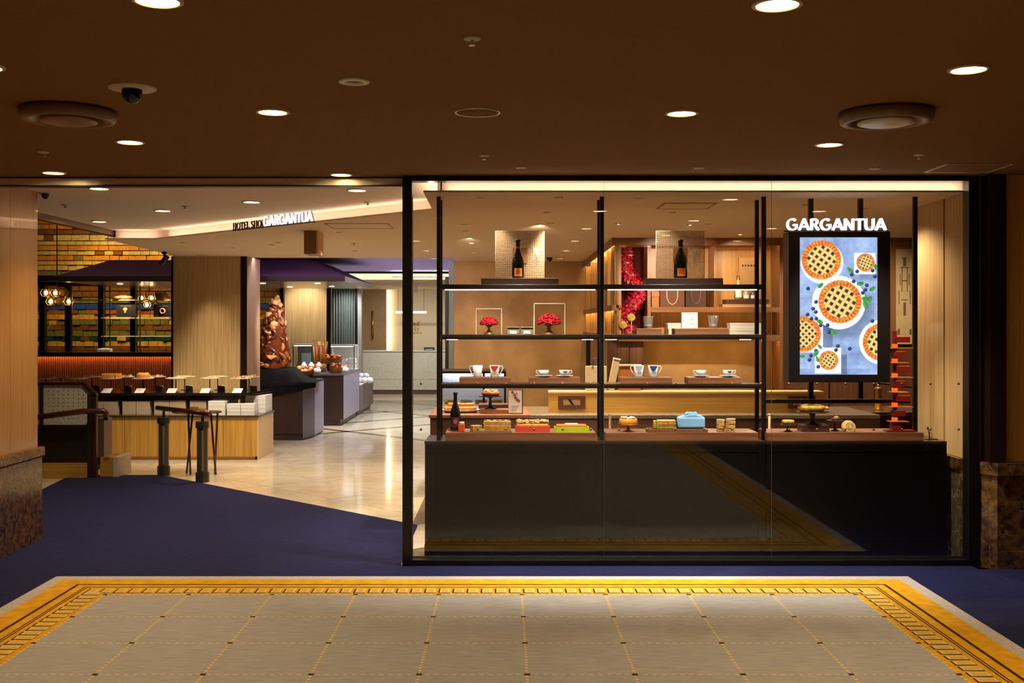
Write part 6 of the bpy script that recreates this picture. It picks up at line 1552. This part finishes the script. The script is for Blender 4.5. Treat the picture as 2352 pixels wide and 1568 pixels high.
for px in (167, 240, 255, 314, 324): MB().box(X(px, 16.4) - g0.x - .007, X(px, 16.4) - g0.x + .007, -.1, -.08, 0, Z(657, 16.4) - 1.2).build('upright', CHROME if px != 324 else BRASS, gs)
for py, a_, b_ in ((690, 165, 390), (731, 235, 390), (773, 235, 390)):
    MB().box(X(a_, 16.4) - g0.x, X(b_, 16.4) - g0.x, -.1, .12, Z(py, 16.4) - 1.2, Z(py - 2, 16.4) - 1.2).build('glass_shelf', mat('shelf_glass_edge', (220, 210, 180), rough=.2), gs)
zs = Z(690, 16.4) + .013
t = thing('baguette', 'long pale baguette lying on the top glass shelf', 'bread', (X(283, 16.4), 16.4, zs)); MB().ell(0, 0, .035, .15, .05, .035, 16, 10, noise=.05).build('crust', BRL, t); MB().tube([(-.09, -.03, .06), (.09, -.03, .06)], .005, 6).build('score', BRM, t)
t = thing('brown_loaf', 'short brown loaf under the pale baguette', 'bread', (X(268, 16.35), 16.36, zs)); MB().ell(0, 0, .025, .07, .04, .026, 14, 8, noise=.05).build('crust', BRM, t); MB().tube([(-.04, -.02, .046), (.04, -.02, .046)], .004, 6).build('score', BRL, t)
t = thing('bread_tub', 'tub of white rolls at the end of the top glass shelf', 'tub', (X(371, 16.4), 16.4, zs)); MB().lathe([(.0001, 0), (.08, 0), (.095, .09), (.0001, .085)], 18, cap=False).build('tub_body', BRM, t)
for i in range(5): MB().ell(-.07 + i * .035, 0, .1, .03, .03, .025, 10, 6, noise=.08, seed=i).build('roll', WHITE, t)
for px0, px1, l_, ring in ((265, 308, 'black picture board of a mushroom shaped loaf', False), (350, 391, 'black picture board of a ring shaped loaf', True)):
    cx, _, w = place(px0, px1, 0, 16.3, 0); zz_ = Z(728, 16.3); t = thing('picture_board', l_, 'sign board', (cx, 16.36, Z(729, 16.4) + .01))
    MB().cbox(0, 0, 0, w, .012, .185).build('board', mat('matte_black', (12, 9, 8), rough=.6), t)
    pmb = MB()
    if ring: pmb.tube([(.035 * math.cos(i * PI / 8), -.009, .085 + .035 * math.sin(i * PI / 8)) for i in range(16)], .012, 6, closed=True)
    else: pmb.ell(-.01, -.008, .11, .035, .006, .03, 12, 6); pmb.cbox(-.01, -.009, .06, .03, .006, .05)
    pmb.build('printed_loaf', mat('print_loaf', (216, 150, 104), rough=.6), t)
    MB().cbox(0, -.007, .158, w * .6, .002, .006).build('printed_line', mat('print_tan', (150, 110, 70), rough=.6), t)
# mullions of the hall opening and two faceted lanterns
ml = sroot('window_2')
for px in (96, 155, 231, 305): MB().box(X(px, 18.2) - .045, X(px, 18.2) + .045, 18.2, 18.3, 0, Z(655, 18.2)).build('mullion', BRONZE, ml)
MB().box(X(80, 18.2), X(395, 18.2), 18.2, 18.3, Z(655, 18.2), Z(640, 18.2)).build('head_rail', BRONZE, ml)
def lantern(px, py, Y, w, h_, label, n_):
    t = thing('faceted_lantern', label, 'lantern', (X(px, Y), Y, Z(py, Y)))
    GL = emis('lantern_glass', (255, 196, 110), 1.0); BLB = emis('lantern_bulb', (255, 226, 170), 14.0, False)
    rr_ = random.Random(n_); pts = []
    for i in range(n_):
        for j in range(2):
            cxp = (-.5 + (i + .5 * j + .25) / n_) * w; czp = (.25 - .5 * j) * h_; s_ = h_ * .27
            hexp = [(cxp + s_ * math.cos(k_ * PI / 3), 0.03 * ((i + j) % 2), czp + s_ * math.sin(k_ * PI / 3)) for k_ in range(6)]
            fo_ = MB().tube(hexp, .011, 6, closed=True).build('facet_frame', BRASS, t)
            if (i + j) % 3 != 2: MB().ell(cxp, .06, czp, .028, .028, .034, 8, 6).build('bulb', BLB, fo_)
            MB().add([(a_[0], a_[1] + .09, a_[2]) for a_ in hexp], [(0, 1, 2, 3, 4, 5)]).build('amber_glass', glassm('amber_pane', (255, 200, 120), .1, haze=.4, hazec=(230, 160, 70)), fo_)
    MB().tube([(0, .05, h_ * .5), (0, .05, (4.2 if px < 200 else cz0 - .002) - t.location.z)], .008, 6).build('rod', BRONZE, t)
lantern(128, 682, 17.6, 62 * 17.6 / FPX, 40 * 17.6 / FPX, 'cluster lantern of amber facets next to the wood wall edge', 3)
lantern(340, 692, 17.6, 44 * 17.6 / FPX, 30 * 17.6 / FPX, 'cluster lantern of amber facets behind the glass shelves', 2)

# ------------------------------------------------------------------ far end of the shop
fw = struct(MB().box(X(654, 19.3), X(750, 19.3), 19.3, 19.4, 0, 2.6).build('wall_panel_far', PALEWOOD))
MB().box(X(645, 19.3), X(653.5, 19.3), 19.28, 19.4, 0, 2.6).build('dark_edge', BRONZE, fw); MB().box(X(750.5, 19.3), X(760, 19.3), 19.28, 19.4, 0, 2.6).build('dark_edge', BRONZE, fw)
GRC = mat('grey_green_curtain', (126, 132, 120), rough=.7)
cu = MB(); pts_ = []
nW = 60
c0_, c1_ = X(763, 21.5), X(815, 21.5)
vv = []
for i in range(nW + 1):
    xx = c0_ + (c1_ - c0_) * i / nW; yy_ = 21.5 + .05 * math.sin(i * .9)
    vv += [(xx, yy_, 0.02), (xx, yy_, 2.42)]
cu.add(vv, [(2 * i, 2 * i + 2, 2 * i + 3, 2 * i + 1) for i in range(nW)], 0, True)
ct = thing('grey_curtain', 'pleated grey green curtain beside the far column', 'curtain', (0, 0, 0)); cu.build('pleats', GRC, ct); MB().tube([(c0_ - .05, 21.5, 2.43), (c1_ + .05, 21.5, 2.43)], .015, 8).build('rod', BRONZE, ct)
fp = struct(MB().box(X(822, 21.5), X(831, 21.5), 21.45, 21.65, 0, 2.45).build('column_far', mat('pale_grey_post', (190, 182, 170), rough=.4)))
MB().box(X(816, 21.5), X(821.5, 21.5), 21.45, 21.65, 0, 2.45).build('dark_edge', BLACKM, fp)
dr = struct(MB().box(X(831, 26.3), X(887, 26.3), 26.3, 26.4, 0, 2.45).build('door_1', mat('taupe_door', (150, 116, 70), rough=.5, var=.08)))
MB().tube([(X(855.5, 26.2), 26.22, Z(778, 26.2)), (X(855.5, 26.2), 26.22, Z(714, 26.2))], .025, 8).build('door_handle', BRASS, dr)
MB().box(X(888, 26.4), X(893, 26.4), 26.52, 26.56, 1.0, 2.44).build('led_slot', emis('slot_led', (255, 232, 180), 9.0), wf)
fc = thing('reception_counter', 'pale grey stone reception counter at the far end', 'counter', ((X(830, 25.3) - 1.0) / 2, 25.6, 0))
fo = fc.location.x; GSN = marble('grey_stone', (188, 184, 170), (178, 172, 156), scale=6, rough=.35, width=.05, base2=(176, 172, 158))
MB().box(X(830, 25.3) - fo, 0.6 - fo, -.3, .3, .10, .34).build('lower_slab', GSN, fc); MB().box(X(830, 25.3) - fo, .6 - fo, -.3, .3, .345, .985).build('front_slab', GSN, fc)
MB().box(X(830, 25.3) - fo, .6 - fo, -.33, .33, .985, 1.01).build('top', mat('stone_top', (206, 200, 184), rough=.25), fc); MB().box(X(830, 25.3) - fo, .6 - fo, -.28, .28, 0, .10).build('plinth', mat('brown_plinth', (84, 62, 52), rough=.4), fc)
t = thing('linear_pendant', 'thin white linear pendant lamp above the reception counter', 'lamp', (X(944, 25.5), 25.5, Z(719, 25.5)))
MB().box(-.36, .36, -.015, .015, 0, .045).build('light_bar', emis('pendant_glow', (240, 246, 255), 5.0, False), t)
for s_ in (-.3, .3): MB().tube([(s_, 0, .045), (s_, 0, 2.45 - t.location.z)], .004, 6).build('wire', BLACKM, t)
t = thing('wall_emblem', 'gold leafy branch emblem on the cream far wall', 'emblem', (X(956, 26.55), 26.59, Z(768, 26.55)))
MB().tube([(-.02, 0, .08), (0, 0, .18), (.05, 0, .32)], .006, 6).build('branch', BRASS, t)
for i in range(7): MB().ell(0, 0, 0, .035, .004, .014, 8, 4).build('gold_leaf', BRASS, t, loc=((-1) ** i * .045 + .02 * i / 7, -.004, .10 + i * .032)).rotation_euler = (0, (-1) ** i * -.7, 0)
for i in range(9): MB().cbox(-.13 + i * .032, -.004, .02, .02, .004, .03 + .012 * (i % 2)).build('gold_letter', BRASS, t)
t = thing('desk_sign', 'small dark sign lying on the reception counter', 'sign', (X(986, 25.4), 25.4, 1.01)); MB().cbox(0, 0, .0, .24, .05, .07).build('plate', BLACKM, t); MB().cbox(0, -.026, .02, .18, .002, .012).build('text_line', CARD, t)
t = thing('hanging_sign', 'small white hanging sign near the far cove', 'sign', (X(955, 22), 22.0, Z(671, 22.0)))
MB().cbox(0, 0, 0, .06, .02, .21).build('panel', mat('pale_sign', (220, 226, 230), rough=.4), t); MB().tube([(0, 0, .21), (0, 0, 2.45 - t.location.z)], .006, 6).build('rod', CHROME, t)
# hanging sign box and black track spot
t = thing('hanging_sign_box', 'plain brown hanging sign box under the dropped ceiling', 'sign', (X(714, 10.4), 10.4, Z(583, 10.4)))
MB().box(X(699, 10.4) - t.location.x, X(727, 10.4) - t.location.x, -.02, .3, 0, 2.5 - t.location.z).build('box_body', mat('sign_brown', (126, 92, 56), rough=.5), t)
MB().box(X(727, 10.4) - t.location.x, X(728, 10.4) - t.location.x + .012, -.02, .3, 0, 2.5 - t.location.z).build('edge_strip', mat('sign_edge', (206, 170, 120), rough=.5), t)
t = thing('track_spotlight', 'black cylindrical spotlight tilted down at the ceiling end', 'spotlight', (X(377, 13.4), 13.4, 2.5))
MB().cbox(0, 0, -.03, .05, .05, .03).build('mount', BLACKM, t); MB().tube([(0, 0, -.03), (0, 0, -.07)], .01, 8).build('neck', BLACKM, t); MB().tube([(.04, 0, -.05), (-.04, 0, -.16)], .034, 14).build('barrel', BLACKM, t)
spot((X(375, 13.4), 13.38, 2.3), (-4.4, 13.6, .8), 60, WARM2, 60, .7, .03)
# downlights of the cake counter, the hall wall wash and the far area: fittings with their lamps
G4 = 'pin spotlights above the cake counter'
def lamp_at(x_, y_, zc, tgt, pw_, colr, ang, label, group=G4, rad=.04):
    o = dup(pinp, (x_, y_, zc), label=label, group=group)
    spot((x_, y_, zc - .012), tgt, pw_, colr, ang, .8, rad)
lamp_at(-3.5, 11.9, 2.5, (-3.8, 13.3, .5), 230, WARM2, 70, 'pin spotlight lighting the end of the cake counter')
lamp_at(-2.6, 12.2, 2.5, (-3.1, 13.4, .6), 184, NEUT, 70, 'pin spotlight lighting the counter end panel')
lamp_at(-1.8, 13.2, 2.5, (-1.6, 13.0, 0), 120, NEUT, 100, 'pin spotlight lighting the marble walkway')
lamp_at(-1.6, 10.6, 2.5, (-1.5, 10.6, 0), 60, WARM2, 100, 'pin spotlight lighting the marble by the carpet edge')
lamp_at(-2.4, 14.3, 2.5, (-3.3, 15.6, 1.2), 277, NEUT, 50, 'pin spotlight aimed at the bread sculpture')
lamp_at(.4, 9.6, 2.5, (.2, 9.2, .9), 184, WARM2, 90, 'pin spotlight over the wooden end of the service counter')
lamp_at(1.8, 9.7, 2.5, (1.7, 8.7, .9), 184, WARM2, 90, 'pin spotlight over the oak screen')
lamp_at(2.75, 8.4, 2.5, (3.12, 7.9, 1.4), 123, WARM2, 90, 'pin spotlight washing the studded wood side wall')
lamp_at(3.3, 9.9, 2.5, (3.6, 11.3, 1.4), 184, WARM2, 80, 'pin spotlight washing the carved stone panel')
G5 = 'lamps in the purple ceiling'
for x_, y_ in ((-1.6, 17.0), (-1.6, 19.2)): lamp_at(x_, y_, 2.6, (x_, y_, 0), 369, COOL, 120, 'nearer pin spotlight in the purple ceiling' if y_ < 18 else 'farther pin spotlight in the purple ceiling', G5)
for x_ in (-2.6, -1.2): lamp_at(x_, 23.4, 2.45, (x_, 25.2, .6), 215, (1.0, .97, .9), 110, 'pin spotlight before the grey door side of the reception counter' if x_ < -2 else 'pin spotlight before the emblem side of the reception counter', 'lamps before the reception counter')
lamp_at(-5.6, 12.6, 4.19, (-5.4, 15.6, 2.4), 150, WARM2, 50, 'added high hall lamp brightening the purple canopy', 'added hall lamps')  # hall lamp added to brighten the canopy slope
lamp_at(-3.5, 18.78, 2.6, (-3.5, 19.3, 1.2), 120, NEUT, 100, 'added pin spotlight brightening the far pale wood panel', G5)  # spot added to brighten the dark wood panel
lamp_at(-3.0, 20.9, 2.45, (-3.15, 21.5, 1.2), 90, COOL, 100, 'added pin spotlight brightening the grey curtain', 'lamps before the reception counter')  # spot added to bring out the curtain
lamp_at(3.0, 9.2, 2.5, (2.9, 9.3, .9), 200, WARM2, 90, 'pin spotlight over the steel worktop')
for x_, y_ in ((-7.6, 18.6), (-6.5, 18.6), (-5.2, 18.8)): lamp_at(x_, y_, 4.19, (x_, 20.5, 2.4), 230, WARM, 90, f'wall washing lamp above the tiled wall, {dict(zip((-7.6,-6.5,-5.2),("outer","middle","inner")))[x_]} of three', 'wall washers of the tiled wall')
for x_ in (-7.4, -6.2): lamp_at(x_, 19.4, 4.19, (x_, 20.5, 1.6), 198, WARM, 60, f'narrow lamp above the tiled wall, {"outer" if x_ < -7 else "inner"} of two', 'wall washers of the tiled wall')
